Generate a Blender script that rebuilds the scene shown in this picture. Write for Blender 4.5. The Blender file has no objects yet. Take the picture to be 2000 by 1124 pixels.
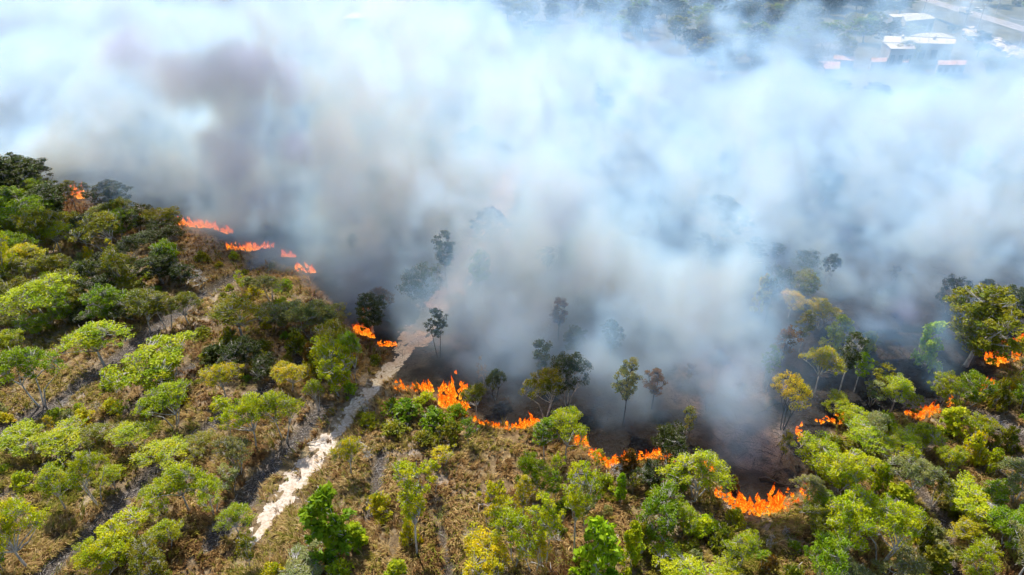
import bpy, math, random
import numpy as np
from math import radians, sin, cos, pi, sqrt
from mathutils import Vector, Matrix

sc = bpy.context.scene
COL = sc.collection
# ------------------------------------------------------------------ camera, light, exposure
CAM_H, PITCH, FPX = 60.0, radians(31.0), 1333.0          # drone 60 m up, looking 31 degrees down
cam = bpy.data.cameras.new('camera'); cam_o = bpy.data.objects.new('camera', cam); COL.objects.link(cam_o)
cam_o.location = (0, 0, CAM_H); cam_o.rotation_euler = (radians(90) - PITCH, 0, 0)
cam.sensor_width = 36; cam.lens = 24; cam.clip_start = .5; cam.clip_end = 6000; sc.camera = cam_o
SUN_EL, SUN_AZ = 58.0, -22.0                             # sun ahead of the camera, a little to the left
world = bpy.data.worlds.new('World'); sc.world = world; world.use_nodes = True
wn = world.node_tree; bg = wn.nodes['Background']; sky = wn.nodes.new('ShaderNodeTexSky')
sky.sky_type = 'NISHITA'; sky.sun_disc = False
sky.sun_elevation = radians(SUN_EL); sky.sun_rotation = radians(SUN_AZ)
wn.links.new(sky.outputs[0], bg.inputs[0]); bg.inputs[1].default_value = .13
sun = bpy.data.lights.new('sun', 'SUN'); sun.energy = 5.0; sun.angle = radians(.55); sun.color = (1, .95, .87)
sun_o = bpy.data.objects.new('sun', sun); COL.objects.link(sun_o)
_d = Vector((sin(radians(SUN_AZ)) * cos(radians(SUN_EL)), cos(radians(SUN_AZ)) * cos(radians(SUN_EL)), sin(radians(SUN_EL))))
sun_o.rotation_euler = _d.to_track_quat('Z', 'Y').to_euler()
vs = sc.view_settings
vs.view_transform = 'Standard'; vs.look = 'None'; vs.exposure = .58; vs.gamma = 1; vs.use_curve_mapping = False
cy = sc.cycles
cy.max_bounces = 12; cy.volume_bounces = 8; cy.transparent_max_bounces = 12; cy.diffuse_bounces = 3; cy.transmission_bounces = 4; cy.glossy_bounces = 2
cy.volume_step_rate = 2.0; cy.volume_max_steps = 160
cy.use_adaptive_sampling = True; cy.adaptive_threshold = .03; cy.use_denoising = True
cy.caustics_reflective = False; cy.caustics_refractive = False

# ------------------------------------------------------------------ measuring helpers
CP, SP = cos(PITCH), sin(PITCH)
def G(px, py, z=0.0):
    """the point at height z seen at photograph pixel (px, py)"""
    x = (px - 1000) / FPX; v = (562 - py) / FPX
    t = (CAM_H - z) / (SP - v * CP)
    return x * t, (CP + v * SP) * t
def depth(Y, z=0): return Y * CP + (CAM_H - z) * SP
def height_at(Y, py):
    v = (562 - py) / FPX
    return CAM_H - Y * (SP - v * CP) / (CP + v * SP)
rng = random.Random(7)
nr = np.random.RandomState(11)
# value noise in numpy
_perm = nr.rand(256, 256)
def vnoise(x, y, s, o=0):
    x = np.asarray(x, float) * s + 37.3 * (o + 1); y = np.asarray(y, float) * s + 91.7 * (o + 1)
    xi = np.floor(x).astype(int); yi = np.floor(y).astype(int)
    fx = x - xi; fy = y - yi; fx = fx * fx * (3 - 2 * fx); fy = fy * fy * (3 - 2 * fy)
    a = _perm[xi & 255, yi & 255]; b = _perm[(xi + 1) & 255, yi & 255]; c = _perm[xi & 255, (yi + 1) & 255]; d = _perm[(xi + 1) & 255, (yi + 1) & 255]
    return (a * (1 - fx) + b * fx) * (1 - fy) + (c * (1 - fx) + d * fx) * fy
def fbm(x, y, s, n=4, o=0):
    r = 0; a = .5; t = 0
    for k in range(n): r = r + a * vnoise(x, y, s * 2 ** k, o + k); t += a; a *= .5
    return r / t
def sstep(a, b, x): t = np.clip((x - a) / (b - a), 0, 1); return t * t * (3 - 2 * t)

# fire front: world line, single valued in x
FRONT_PX = [(-420, 350), (-60, 352), (60, 372), (150, 392), (250, 430), (360, 440), (470, 488), (590, 532), (690, 645), (762, 690), (775, 752), (850, 770), (905, 800), (950, 826), (1000, 838), (1055, 826),
            (1130, 866), (1190, 912), (1250, 905), (1310, 888), (1392, 930), (1405, 968), (1480, 1008), (1556, 975), (1592, 880), (1650, 822), (1720, 812), (1810, 808), (1870, 788), (1932, 758), (1960, 715), (2010, 690), (2300, 600), (2700, 560)]
FX = np.array([G(*p)[0] for p in FRONT_PX]); FY = np.array([G(*p)[1] for p in FRONT_PX])
_o = np.argsort(FX); FX = FX[_o]; FY = FY[_o]
def front(x): return np.interp(x, FX, FY)

TRACK_PX = [(478, 1080, 1.0), (520, 1010, 2.2), (570, 950, 3.0), (615, 895, 3.5), (650, 850, 2.6), (690, 795, 2.3), (735, 745, 2.2), (778, 705, 3.2), (812, 655, 4.6), (850, 600, 5.5), (890, 545, 5.5), (930, 480, 6), (962, 420, 6), (1000, 340, 6), (1060, 250, 6)]
TRK = [(*G(a, b), w) for a, b, w in TRACK_PX]
DITCH_PX = [([(-60, 880), (100, 792), (215, 715), (265, 672), (345, 605), (475, 528), (560, 480)], 1.5),
            ([(-60, 1010), (60, 935), (120, 890), (300, 760), (420, 690)], .8),
            ([(60, 1150), (200, 1030), (290, 925), (345, 885), (560, 730), (620, 675)], 1.1),
            ([(400, 1070), (470, 985), (540, 900), (600, 840), (632, 795)], 1.3),
            ([(1790, 955), (1838, 1010), (1852, 1070), (1870, 1150)], 1.0),
            ([(1910, 815), (1990, 860), (2080, 900)], 2.2),
            ([(860, 1030), (872, 1090), (880, 1150)], .6), ([(745, 890), (735, 960), (722, 1010)], .7)]
def seg_dist(x, y, P):
    best = np.full(np.shape(x), 1e9); par = np.zeros(np.shape(x)); acc = 0
    for (x0, y0), (x1, y1) in zip(P[:-1], P[1:]):
        dx, dy = x1 - x0, y1 - y0; L2 = dx * dx + dy * dy
        t = np.clip(((x - x0) * dx + (y - y0) * dy) / L2, 0, 1)
        d = np.hypot(x - x0 - t * dx, y - y0 - t * dy); m = d < best
        best = np.where(m, d, best); par = np.where(m, acc + t, par); acc += 1
    return best, par
DIT = [([G(*p) for p in P], w) for P, w in DITCH_PX]
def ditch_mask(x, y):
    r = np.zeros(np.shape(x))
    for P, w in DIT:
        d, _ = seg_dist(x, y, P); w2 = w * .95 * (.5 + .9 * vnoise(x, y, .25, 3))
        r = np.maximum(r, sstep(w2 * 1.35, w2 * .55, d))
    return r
def track_mask(x, y):
    d, par = seg_dist(x, y, [(a, b) for a, b, _ in TRK])
    w = np.interp(par, range(len(TRK)), [t[2] for t in TRK]) * .5
    return d, w
def burnt_mask(x, y):
    e = (fbm(x, y, .12, 3, 5) - .5) * 4
    return sstep(-.3, 1.2, y - front(x) + e * .6 * sstep(0, 3, y - front(x)))
def hgt(x, y):
    x = np.asarray(x, float); y = np.asarray(y, float)
    d, w = track_mask(x, y); flat = sstep(w * .9, w * .9 + 3, d)
    return (fbm(x, y, .03, 3, 9) - .5) * 1.2 + flat * (fbm(x, y, .22, 3, 2) - .5) * .7 - ditch_mask(x, y) * .45
def hz(x, y): return float(hgt(np.array([x]), np.array([y]))[0])

# ------------------------------------------------------------------ materials
def mat(name):
    m = bpy.data.materials.new(name); m.use_nodes = True; return m, m.node_tree, m.node_tree.nodes['Principled BSDF']
def ramp(t, fac, stops):
    r = t.nodes.new('ShaderNodeValToRGB'); e = r.color_ramp.elements
    while len(e) < len(stops): e.new(.5)
    for k, (p, c) in enumerate(stops): e[k].position = p; e[k].color = (*c, 1)
    t.links.new(fac, r.inputs[0]); return r.outputs[0]
def noise(t, scale, detail=5, vec=None, rough=.6, dist=0):
    n = t.nodes.new('ShaderNodeTexNoise'); n.inputs['Scale'].default_value = scale; n.inputs['Detail'].default_value = detail; n.inputs['Roughness'].default_value = rough; n.inputs['Distortion'].default_value = dist
    if vec is not None: t.links.new(vec, n.inputs['Vector'])
    return n.outputs['Fac']
def mixc(t, fac, a, b, mode='MIX'):
    m = t.nodes.new('ShaderNodeMix'); m.data_type = 'RGBA'; m.blend_type = mode
    for s, v in ((m.inputs[0], fac), (m.inputs[6], a), (m.inputs[7], b)):
        if isinstance(v, (int, float)): s.default_value = v
        elif isinstance(v, tuple): s.default_value = (*v, 1)
        else: t.links.new(v, s)
    return m.outputs[2]
def mathn(t, op, a, b=None, c=None, clamp=False):
    m = t.nodes.new('ShaderNodeMath'); m.operation = op; m.use_clamp = clamp
    for s, v in zip(m.inputs, (a, b, c)):
        if v is None: continue
        if isinstance(v, (int, float)): s.default_value = v
        else: t.links.new(v, s)
    return m.outputs[0]
def attr(t, name, out='Color'):
    a = t.nodes.new('ShaderNodeAttribute'); a.attribute_name = name; return a.outputs[out]
def posn(t): return t.nodes.new('ShaderNodeNewGeometry').outputs['Position']
def bumpn(t, b, h, s, d=.1):
    n = t.nodes.new('ShaderNodeBump'); n.inputs['Strength'].default_value = s; n.inputs['Distance'].default_value = d
    t.links.new(h, n.inputs['Height']); t.links.new(n.outputs[0], b.inputs['Normal'])
def plain(name, c, rough=.7, var=.25, scale=.8, metal=0):
    m, t, b = mat(name)
    n = noise(t, scale, 6, posn(t))
    col = ramp(t, n, [(.3, tuple(k * (1 - var) for k in c)), (.7, tuple(min(1, k * (1 + var)) for k in c))])
    t.links.new(col, b.inputs['Base Color']); b.inputs['Roughness'].default_value = rough; b.inputs['Metallic'].default_value = metal
    return m

# ground: masks held as a colour attribute (burnt, ditch, track side), the rest is procedural
M_GROUND, t, b = mat('heath_ground'); P_ = posn(t)
sep = t.nodes.new('ShaderNodeSeparateColor'); t.links.new(attr(t, 'zone'), sep.inputs[0])
sepy = t.nodes.new('ShaderNodeSeparateXYZ'); t.links.new(P_, sepy.inputs[0])
nb, nm, nf = noise(t, .09, 5, P_), noise(t, .7, 6, P_, .7), noise(t, 5, 5, P_, .75)
grass = ramp(t, nm, [(.28, (.08, .05, .024)), (.45, (.15, .098, .045)), (.58, (.26, .185, .09)), (.75, (.40, .31, .17))])
soil = ramp(t, nf, [(.3, (.16, .12, .085)), (.5, (.34, .27, .21)), (.7, (.55, .47, .40))])
g1 = mixc(t, mathn(t, 'MULTIPLY', ramp(t, nb, [(.46, (0, 0, 0)), (.62, (1, 1, 1))]), ramp(t, nm, [(.42, (0, 0, 0)), (.58, (1, 1, 1))])), grass, soil)
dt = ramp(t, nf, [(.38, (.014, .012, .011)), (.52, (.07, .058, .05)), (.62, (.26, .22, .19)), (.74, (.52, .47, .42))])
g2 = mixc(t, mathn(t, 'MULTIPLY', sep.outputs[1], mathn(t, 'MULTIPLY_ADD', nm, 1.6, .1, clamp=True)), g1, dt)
bn = ramp(t, nf, [(.3, (.010, .010, .010)), (.5, (.024, .021, .020)), (.63, (.075, .06, .052)), (.75, (.26, .21, .18))])
bn2 = ramp(t, nm, [(.35, (.014, .013, .013)), (.55, (.04, .034, .031)), (.72, (.14, .115, .10))])
burn = mixc(t, .5, bn, bn2)
burn = mixc(t, sep.outputs[2], burn, ramp(t, nf, [(.3, (.09, .078, .072)), (.5, (.22, .19, .175)), (.68, (.42, .37, .34))]))
fc = t.nodes.new('ShaderNodeCombineColor')
for k_ in range(3): t.links.new(attr(t, 'zone', 'Alpha'), fc.inputs[k_])
burn = mixc(t, 1.0, burn, fc.outputs[0], 'MULTIPLY')          # fresh char close behind the flames
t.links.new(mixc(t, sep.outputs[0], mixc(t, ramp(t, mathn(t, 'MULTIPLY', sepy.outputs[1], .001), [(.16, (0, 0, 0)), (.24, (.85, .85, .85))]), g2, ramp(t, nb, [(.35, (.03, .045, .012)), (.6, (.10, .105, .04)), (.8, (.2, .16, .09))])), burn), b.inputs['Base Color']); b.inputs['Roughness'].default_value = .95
bumpn(t, b, mathn(t, 'ADD', nf, mathn(t, 'MULTIPLY', nm, 2.0)), .9, .25)

M_SAND, t, b = mat('pale_sand'); P_ = posn(t)
a_, c_ = noise(t, 3.2, 6, P_, .7), noise(t, .35, 4, P_)
col = ramp(t, a_, [(.33, (.20, .15, .11)), (.45, (.40, .33, .26)), (.58, (.56, .49, .41)), (.74, (.68, .62, .55))])
t.links.new(mixc(t, ramp(t, c_, [(.42, (0, 0, 0)), (.62, (.55, .55, .55))]), col, (.42, .31, .22)), b.inputs['Base Color'])
b.inputs['Roughness'].default_value = .9; bumpn(t, b, a_, .35, .05)

def leaf_material(name, trans=.42, var=.35):
    m, t, b = mat(name); out = t.nodes['Material Output']
    oi = t.nodes.new('ShaderNodeObjectInfo'); sp = t.nodes.new('ShaderNodeSeparateColor'); t.links.new(attr(t, 'leaf'), sp.inputs[0])
    # leaf-by-leaf and spray-by-spray difference in the leaf's own colour
    v = mathn(t, 'MULTIPLY_ADD', sp.outputs[0], var * 1.3, 1 - var * .8)
    c1 = mixc(t, 1.0, oi.outputs['Color'], ramp(t, sp.outputs[1], [(0, (.55, .74, .8)), (.5, (1, 1, 1)), (1, (1.35, 1.12, .9))]), 'MULTIPLY')
    vv = t.nodes.new('ShaderNodeCombineColor')
    for k in range(3): t.links.new(v, vv.inputs[k])
    c2 = mixc(t, 1.0, c1, vv.outputs[0], 'MULTIPLY')
    t.links.new(c2, b.inputs['Base Color']); b.inputs['Roughness'].default_value = .55; b.inputs['Specular IOR Level'].default_value = .18
    tr = t.nodes.new('ShaderNodeBsdfTranslucent'); t.links.new(mixc(t, 1.0, c2, (1.35, 1.25, .5), 'MULTIPLY'), tr.inputs[0])
    ms = t.nodes.new('ShaderNodeMixShader'); ms.inputs[0].default_value = trans
    t.links.new(b.outputs[0], ms.inputs[1]); t.links.new(tr.outputs[0], ms.inputs[2]); t.links.new(ms.outputs[0], out.inputs['Surface'])
    return m
M_LEAF = leaf_material('leaf'); 
def bark_material(name, stops, sc_=3.0):
    m, t, b = mat(name); tc = t.nodes.new('ShaderNodeTexCoord').outputs['Object']
    mp = t.nodes.new('ShaderNodeMapping'); mp.inputs['Scale'].default_value = (1, 1, .35); t.links.new(tc, mp.inputs[0])
    n = noise(t, sc_, 5, mp.outputs[0], .7)
    t.links.new(ramp(t, n, stops), b.inputs['Base Color']); b.inputs['Roughness'].default_value = .9; bumpn(t, b, n, .6, .03); return m
M_BARK = bark_material('pale_papery_bark', [(.3, (.14, .12, .10)), (.45, (.36, .33, .30)), (.6, (.58, .55, .51)), (.75, (.74, .71, .66))])
M_BARKD = bark_material('dark_bark', [(.3, (.03, .026, .022)), (.6, (.11, .095, .08)), (.75, (.22, .19, .16))])
M_CHAR = bark_material('charred_bark', [(.3, (.008, .008, .008)), (.65, (.03, .027, .025)), (.8, (.10, .09, .08))])
M_DEAD = bark_material('bleached_dead_wood', [(.3, (.22, .19, .17)), (.55, (.48, .44, .40)), (.75, (.70, .66, .60))])

M_GRASS, t, b = mat('dry_grass_blades'); out = t.nodes['Material Output']
c = attr(t, 'leaf'); t.links.new(c, b.inputs['Base Color']); b.inputs['Roughness'].default_value = .7; b.inputs['Specular IOR Level'].default_value = .2
tr = t.nodes.new('ShaderNodeBsdfTranslucent'); t.links.new(c, tr.inputs[0]); ms = t.nodes.new('ShaderNodeMixShader'); ms.inputs[0].default_value = .3
t.links.new(b.outputs[0], ms.inputs[1]); t.links.new(tr.outputs[0], ms.inputs[2]); t.links.new(ms.outputs[0], out.inputs['Surface'])

# flames: they give off light themselves; hotter and yellower low down and inside, thin and red at the tips
M_FLAME, t, b = mat('flame'); t.nodes.remove(b); out = t.nodes['Material Output']
oi = t.nodes.new('ShaderNodeObjectInfo'); P_ = posn(t)
mp = t.nodes.new('ShaderNodeMapping'); mp.inputs['Scale'].default_value = (1, 1, .45); t.links.new(P_, mp.inputs[0])
n1 = noise(t, 3.4, 5, mp.outputs[0], .65, 1.5); sp = t.nodes.new('ShaderNodeSeparateColor'); t.links.new(attr(t, 'leaf'), sp.inputs[0]); hh = sp.outputs[0]
q = mathn(t, 'SUBTRACT', mathn(t, 'MULTIPLY_ADD', n1, 2.3, -.30), mathn(t, 'MULTIPLY', hh, .62))
colr = ramp(t, q, [(.22, (.70, .02, .001)), (.42, (1.0, .085, .003)), (.62, (1.0, .20, .008)), (.9, (1.0, .42, .03))])
em = t.nodes.new('ShaderNodeEmission'); t.links.new(colr, em.inputs[0]); t.links.new(mathn(t, 'MULTIPLY_ADD', q, 1.2, .12), em.inputs[1])
tp = t.nodes.new('ShaderNodeBsdfTransparent'); ms = t.nodes.new('ShaderNodeMixShader')
al = mathn(t, 'MULTIPLY_ADD', q, 3.6, -.95, clamp=True)
t.links.new(al, ms.inputs[0]); t.links.new(tp.outputs[0], ms.inputs[1]); t.links.new(em.outputs[0], ms.inputs[2]); t.links.new(ms.outputs[0], out.inputs['Surface'])
M_FLAME.cycles.emission_sampling = 'NONE'

M_ROOFW = plain('white_sheet_roof', (.52, .52, .51), .45, .12, .25); M_ROOFG = plain('grey_sheet_roof', (.42, .43, .45), .5, .15, .25)
M_ROOFT = plain('faded_terracotta_roof', (.48, .30, .22), .7, .2, .5); M_WALL = plain('rendered_wall', (.34, .35, .36), .85, .15, .4)
M_DARK = plain('dark_opening', (.02, .022, .025), .5, .2); M_ASPH = plain('asphalt', (.24, .23, .23), .9, .25, .25)
M_PAINT = plain('road_paint', (.75, .75, .72), .7, .1); M_CONC = plain('concrete', (.42, .40, .38), .85, .2, .6)
M_WHITE = plain('white_car_paint', (.80, .80, .80), .3, .04); M_GLASS = plain('vehicle_glass', (.02, .025, .03), .1, .1); M_TYRE = plain('tyre_rubber', (.02, .02, .02), .9, .1)
M_METAL = plain('galvanised_steel', (.38, .39, .40), .5, .1, 1, .6); M_RUB = plain('pale_rubble', (.50, .47, .44), .9, .4, 1.2); M_VERGE = plain('verge_soil', (.085, .085, .04), .95, .6, .12)

# ------------------------------------------------------------------ mesh helpers
def link(name, me, m, parent=None, loc=None):
    if m is not None and not me.materials: me.materials.append(m)
    o = bpy.data.objects.new(name, me); COL.objects.link(o)
    if parent: o.parent = parent
    if loc: o.location = loc
    return o
def mesh_np(name, V, F, colors=None, k=4):
    """V (n,3), F (m,k) numpy, colours per vertex"""
    me = bpy.data.meshes.new(name); V = np.asarray(V, np.float32); F = np.asarray(F, np.int32)
    me.vertices.add(len(V)); me.vertices.foreach_set('co', V.ravel())
    me.loops.add(F.size); me.loops.foreach_set('vertex_index', F.ravel())
    me.polygons.add(len(F)); me.polygons.foreach_set('loop_start', np.arange(0, F.size, k, dtype=np.int32)); me.polygons.foreach_set('loop_total', np.full(len(F), k, np.int32))
    if colors is not None:
        nm, C = colors; a = me.color_attributes.new(nm, 'FLOAT_COLOR', 'POINT')
        C4 = np.ones((len(V), 4), np.float32); C4[:, :C.shape[1]] = C; a.data.foreach_set('color', C4.ravel())
    me.update(calc_edges=True); return me
class MB:
    def __init__(s): s.V = []; s.F = []
    def tube(s, pts, rad, n=5):
        pts = [Vector(p) for p in pts]; base = len(s.V)
        for i, p in enumerate(pts):
            tg = (pts[min(i + 1, len(pts) - 1)] - pts[max(i - 1, 0)])
            tg = tg.normalized() if tg.length > 1e-6 else Vector((0, 0, 1))
            u = tg.cross(Vector((.31, .87, .38))).normalized(); v = tg.cross(u)
            for k in range(n):
                a = 2 * pi * k / n; s.V.append(p + (u * cos(a) + v * sin(a)) * rad[i])
        for i in range(len(pts) - 1):
            for k in range(n):
                a = base + i * n + k; b = base + i * n + (k + 1) % n; s.F.append((a, b, b + n, a + n))
        s.F.append(tuple(base + (len(pts) - 1) * n + k for k in range(n)))
        s.F.append(tuple(base + n - 1 - k for k in range(n)))
    def box(s, x0, x1, y0, y1, z0, z1, M=None):
        b = len(s.V); q = [Vector((x, y, z)) for z in (z0, z1) for y in (y0, y1) for x in (x0, x1)]
        s.V += [M @ p for p in q] if M else q
        for f in ((0, 2, 3, 1), (4, 5, 7, 6), (0, 1, 5, 4), (2, 6, 7, 3), (0, 4, 6, 2), (1, 3, 7, 5)): s.F.append(tuple(b + k for k in f))
    def poly(s, pts): b = len(s.V); s.V += [Vector(p) for p in pts]; s.F.append(tuple(range(b, b + len(pts))))
    def mesh(s, name, smooth=False):
        me = bpy.data.meshes.new(name); me.from_pydata([tuple(v) for v in s.V], [], s.F); me.update()
        if smooth: me.polygons.foreach_set('use_smooth', [True] * len(me.polygons))
        return me
def tag(o, label=None, cat=None, group=None, kind=None):
    if label: o['label'] = label
    if cat: o['category'] = cat
    if group: o['group'] = group
    if kind: o['kind'] = kind
    return o
def empty(name, loc, rz=0): o = bpy.data.objects.new(name, None); COL.objects.link(o); o.location = loc; o.rotation_euler = (0, 0, rz); o.empty_display_size = .5; return o

# ------------------------------------------------------------------ ground sheet
def axis(lo, a, b, hi, step):
    core = list(np.arange(a, b, step)); left = []; right = []
    d, x = step, a
    while x > lo: d *= 1.12; x -= d; left.append(x)
    d, x = step, core[-1]
    while x < hi: d *= 1.06; x += d; right.append(x)
    return np.array(left[::-1] + core + right)
XS = axis(-2500, -75, 95, 2500, .55); YS = axis(-300, 36, 112, 4500, .55)
GX, GY = np.meshgrid(XS, YS); gz = hgt(GX, GY)
V = np.stack([GX.ravel(), GY.ravel(), gz.ravel()], 1); nx, ny = len(XS), len(YS)
ii = np.arange(nx - 1)[None, :] + nx * np.arange(ny - 1)[:, None]; F = np.stack([ii, ii + 1, ii + 1 + nx, ii + nx], -1).reshape(-1, 4)
bm_ = burnt_mask(GX, GY) * sstep(250, 180, GY)
def ash_mask(x, y):
    r_ = 0
    for px, py, a, b_ in ((1490, 880, 7, 10), (1450, 780, 13, 14), (1370, 830, 6, 6), (830, 700, 8, 9), (560, 540, 14, 8)):
        cx, cy2 = G(px, py); r_ = np.maximum(r_, sstep(1.1, .4, np.hypot((x - cx) / a, (y - cy2) / b_)))
    return r_ * sstep(.38, .56, fbm(x, y, .35, 4, 71)) * .95
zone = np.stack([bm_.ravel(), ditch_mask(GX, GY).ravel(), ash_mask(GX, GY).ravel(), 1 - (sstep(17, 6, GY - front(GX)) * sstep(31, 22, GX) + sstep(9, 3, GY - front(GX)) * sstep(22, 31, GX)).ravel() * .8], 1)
me = mesh_np('ground', V, F, ('zone', zone)); me.polygons.foreach_set('use_smooth', [True] * len(me.polygons))
tag(link('ground', me, M_GROUND), kind='structure')

# sandy track: ragged sheet of small cells laid on the ground
def ribbon(name, P, step, m, thr=.5, half_max=4.5, rut=False):
    pts = [Vector((a, b, 0)) for a, b, _ in P]; L = [0]
    for a, b in zip(pts, pts[1:]): L.append(L[-1] + (b - a).length)
    n = int(L[-1] / step); vs_, fs = [], []; nw = int(2 * half_max / step) + 1
    S = np.linspace(0, L[-1], n); X = np.interp(S, L, [p.x for p in pts]); Y = np.interp(S, L, [p.y for p in pts]); W = np.interp(S, L, [p[2] for p in P]) * .5
    k = 61; ker = np.ones(k) / k; X = np.convolve(np.pad(X, k // 2, 'edge'), ker, 'valid'); Y = np.convolve(np.pad(Y, k // 2, 'edge'), ker, 'valid')
    TX, TY = np.gradient(X), np.gradient(Y); l = np.hypot(TX, TY); NX, NY = TY / l, -TX / l
    O = np.linspace(-half_max, half_max, nw); gx = X[:, None] + NX[:, None] * O; gy = Y[:, None] + NY[:, None] * O
    nz = fbm(gx, gy, .8, 4, 21) + .25 * (fbm(gx, gy, 2.2, 2, 25) - .5)
    q = 1 - np.abs(O)[None, :] / W[:, None] * .62
    if rut: q -= .30 * np.exp(-((O[None, :] + W[:, None] * .28) / .35) ** 2) * sstep(95, 75, gy)
    field = q + (nz - .5) * .95
    gx2 = gx + nr.uniform(-.3, .3, gx.shape) * step; gy2 = gy + nr.uniform(-.3, .3, gx.shape) * step
    Vv = np.stack([gx2.ravel(), gy2.ravel(), (hgt(gx2, gy2) + .025).ravel()], 1)
    idx = np.arange(nw - 1)[None, :] + nw * np.arange(n - 1)[:, None]; keep = (field[:-1, :-1] > thr)
    idx = idx[keep]; Ff = np.stack([idx, idx + 1, idx + 1 + nw, idx + nw], -1)
    used, inv = np.unique(Ff, return_inverse=True)
    return tag(link(name, mesh_np(name, Vv[used], inv.reshape(-1, 4)), m), kind='structure')
ribbon('sandy_track', TRK, .13, M_SAND, .50, 4.5, True)

# ------------------------------------------------------------------ trees
def bez(p0, p1, p2, n):
    return [(p0 * (1 - t) ** 2 + p1 * 2 * t * (1 - t) + p2 * t * t) for t in [i / n for i in range(n + 1)]]
def make_tree(seed, H=7, R=3.2, cb=.45, shape='umbrella', n_limb=7, n_cl=46, per=62, leaf=.2, stems=1, fork=.35, gnarl=.35, cr=.27, r0=.14, spread=.5, twig=1.0, flat=.6):
    r = random.Random(seed); rn = np.random.RandomState(seed)
    ph = [r.uniform(0, 6.28) for _ in range(3)]
    cl = []
    for i in range(n_cl):
        a = i * 2.39996 + r.uniform(-.4, .4)
        un = .76 + .26 * sin(2 * a + ph[0]) + .19 * sin(3 * a + ph[1]) + .08 * sin(5 * a + ph[2])
        q = sqrt((i + .5) / n_cl); rad = R * q * un * r.uniform(.85, 1.08)
        th = H * (1 - cb)
        if shape == 'umbrella': z = H - th * (.55 * q ** 2.2) - r.uniform(0, .42) * th * (1 - .5 * q)
        elif shape == 'round':
            z = H - th * .5 + (r.random() ** .6) * r.choice((1, 1, -1)) * th * .5 * sqrt(max(0, 1 - q * q * .9))
        elif shape == 'oval':
            u = r.random(); z = H * cb + th * u; rad = R * sqrt(max(.04, 1 - (2 * u - 1) ** 2)) * un * sqrt(r.uniform(.15, 1))
        else: # bush: leafy to the ground
            u = r.random() ** .8; z = H * (.08 + .92 * u); rad = R * (1 - u ** 2.2 * .75) * un * sqrt(r.uniform(.1, 1))
        cl.append(Vector((rad * cos(a), rad * sin(a), z)))
    # limbs
    ends = [r.choice(cl)]
    while len(ends) < n_limb: ends.append(max(cl, key=lambda c: min((c - e).length for e in ends) * r.uniform(.8, 1)))
    mb = MB(); nodes = []
    tops = []
    for s in range(stems):
        a = 2 * pi * s / stems + r.uniform(-.5, .5); b0 = Vector((cos(a), sin(a), 0)) * (.0 if stems == 1 else r.uniform(.12, .35)); b0.z = -.25
        lean = Vector((cos(a), sin(a), 0)) * R * spread * (.25 if stems == 1 else .6) * r.uniform(.5, 1.2)
        tp = Vector((lean.x, lean.y, H * fork * r.uniform(.85, 1.2))) + Vector((b0.x, b0.y, 0))
        mid = (b0 + tp) / 2 + Vector((r.uniform(-1, 1), r.uniform(-1, 1), 0)) * gnarl * .5
        pts = bez(b0, mid, tp, 5); rr = r0 * (1 if stems == 1 else .72)
        mb.tube(pts, [rr * (1.35 if i == 0 else 1) * (1 - .35 * i / 5) for i in range(6)], 6)
        tops.append((tp, rr * .65)); nodes += [(p, rr * .5) for p in pts[3:]]
    for e in ends:
        tp, rr = min(tops, key=lambda q: (q[0] - e).length * r.uniform(.7, 1.3))
        e2 = tp + (e - tp) * .86
        mid = (tp + e2) / 2 + Vector((r.uniform(-1, 1), r.uniform(-1, 1), r.uniform(-.2, .9))) * gnarl * (e2 - tp).length * .35
        pts = bez(tp, mid, e2, 7); pts = [p + Vector((r.uniform(-1, 1), r.uniform(-1, 1), r.uniform(-1, 1))) * gnarl * .13 * (0 < i < 7) for i, p in enumerate(pts)]
        mb.tube(pts, [rr * (1 - .72 * i / 7) for i in range(8)], 5)
        nodes += [(p, rr * (1 - .72 * i / 7)) for i, p in enumerate(pts) if i > 1]
    for c in cl:
        cand = [(p, q) for p, q in nodes if p.z < c.z + .2] or nodes
        p, q = min(cand, key=lambda k: (k[0] - c).length)
        mid = (p + c) / 2 + Vector((r.uniform(-1, 1), r.uniform(-1, 1), r.uniform(-.6, .3))) * .25 * (c - p).length
        mb.tube(bez(p, mid, c, 3), [min(q * .6, .045) * twig, .032 * twig, .024 * twig, .012 * twig], 3)
        for _ in range(4):
            e = c + Vector((r.uniform(-1, 1), r.uniform(-1, 1), r.uniform(-.3, .75))) * cr * R * .95
            mb.tube([mid, (mid + e) / 2 + Vector((r.uniform(-.1, .1), r.uniform(-.1, .1), -.08)), e], [.028 * twig, .022 * twig, .012 * twig], 3)
    tm = mb.mesh('trunk', True)
    if per == 0: return tm, None, H, R
    # leaves
    n = n_cl * per; C = np.repeat(np.array([tuple(c) for c in cl]), per, 0); crad = np.repeat(R * cr * rn.uniform(.5, 1.32, n_cl), per)
    d = rn.normal(size=(n, 3)); d /= np.linalg.norm(d, axis=1)[:, None]; flip = (d[:, 2] < 0) & (rn.rand(n) < .45); d[flip, 2] *= -1
    rad = crad * rn.rand(n) ** .42; pos = C + d * rad[:, None] * np.array([1, 1, flat]); pos[:, 2] = np.maximum(pos[:, 2], .06)
    nrm = d * .55 + rn.normal(size=(n, 3)) * .6 + np.array([0, 0, .55]); nrm /= np.linalg.norm(nrm, axis=1)[:, None]
    u = np.cross(nrm, rn.normal(size=(n, 3))); u /= np.linalg.norm(u, axis=1)[:, None]; w = np.cross(nrm, u)
    sz = leaf * rn.uniform(.55, 1.35, n)[:, None]; u = u * sz * .8; w = w * sz * .42
    Vv = np.stack([pos - u, pos + w - nrm * sz * .12, pos + u, pos - w - nrm * sz * .12], 1).reshape(-1, 3); Ff = np.arange(n * 4).reshape(-1, 4)
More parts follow.
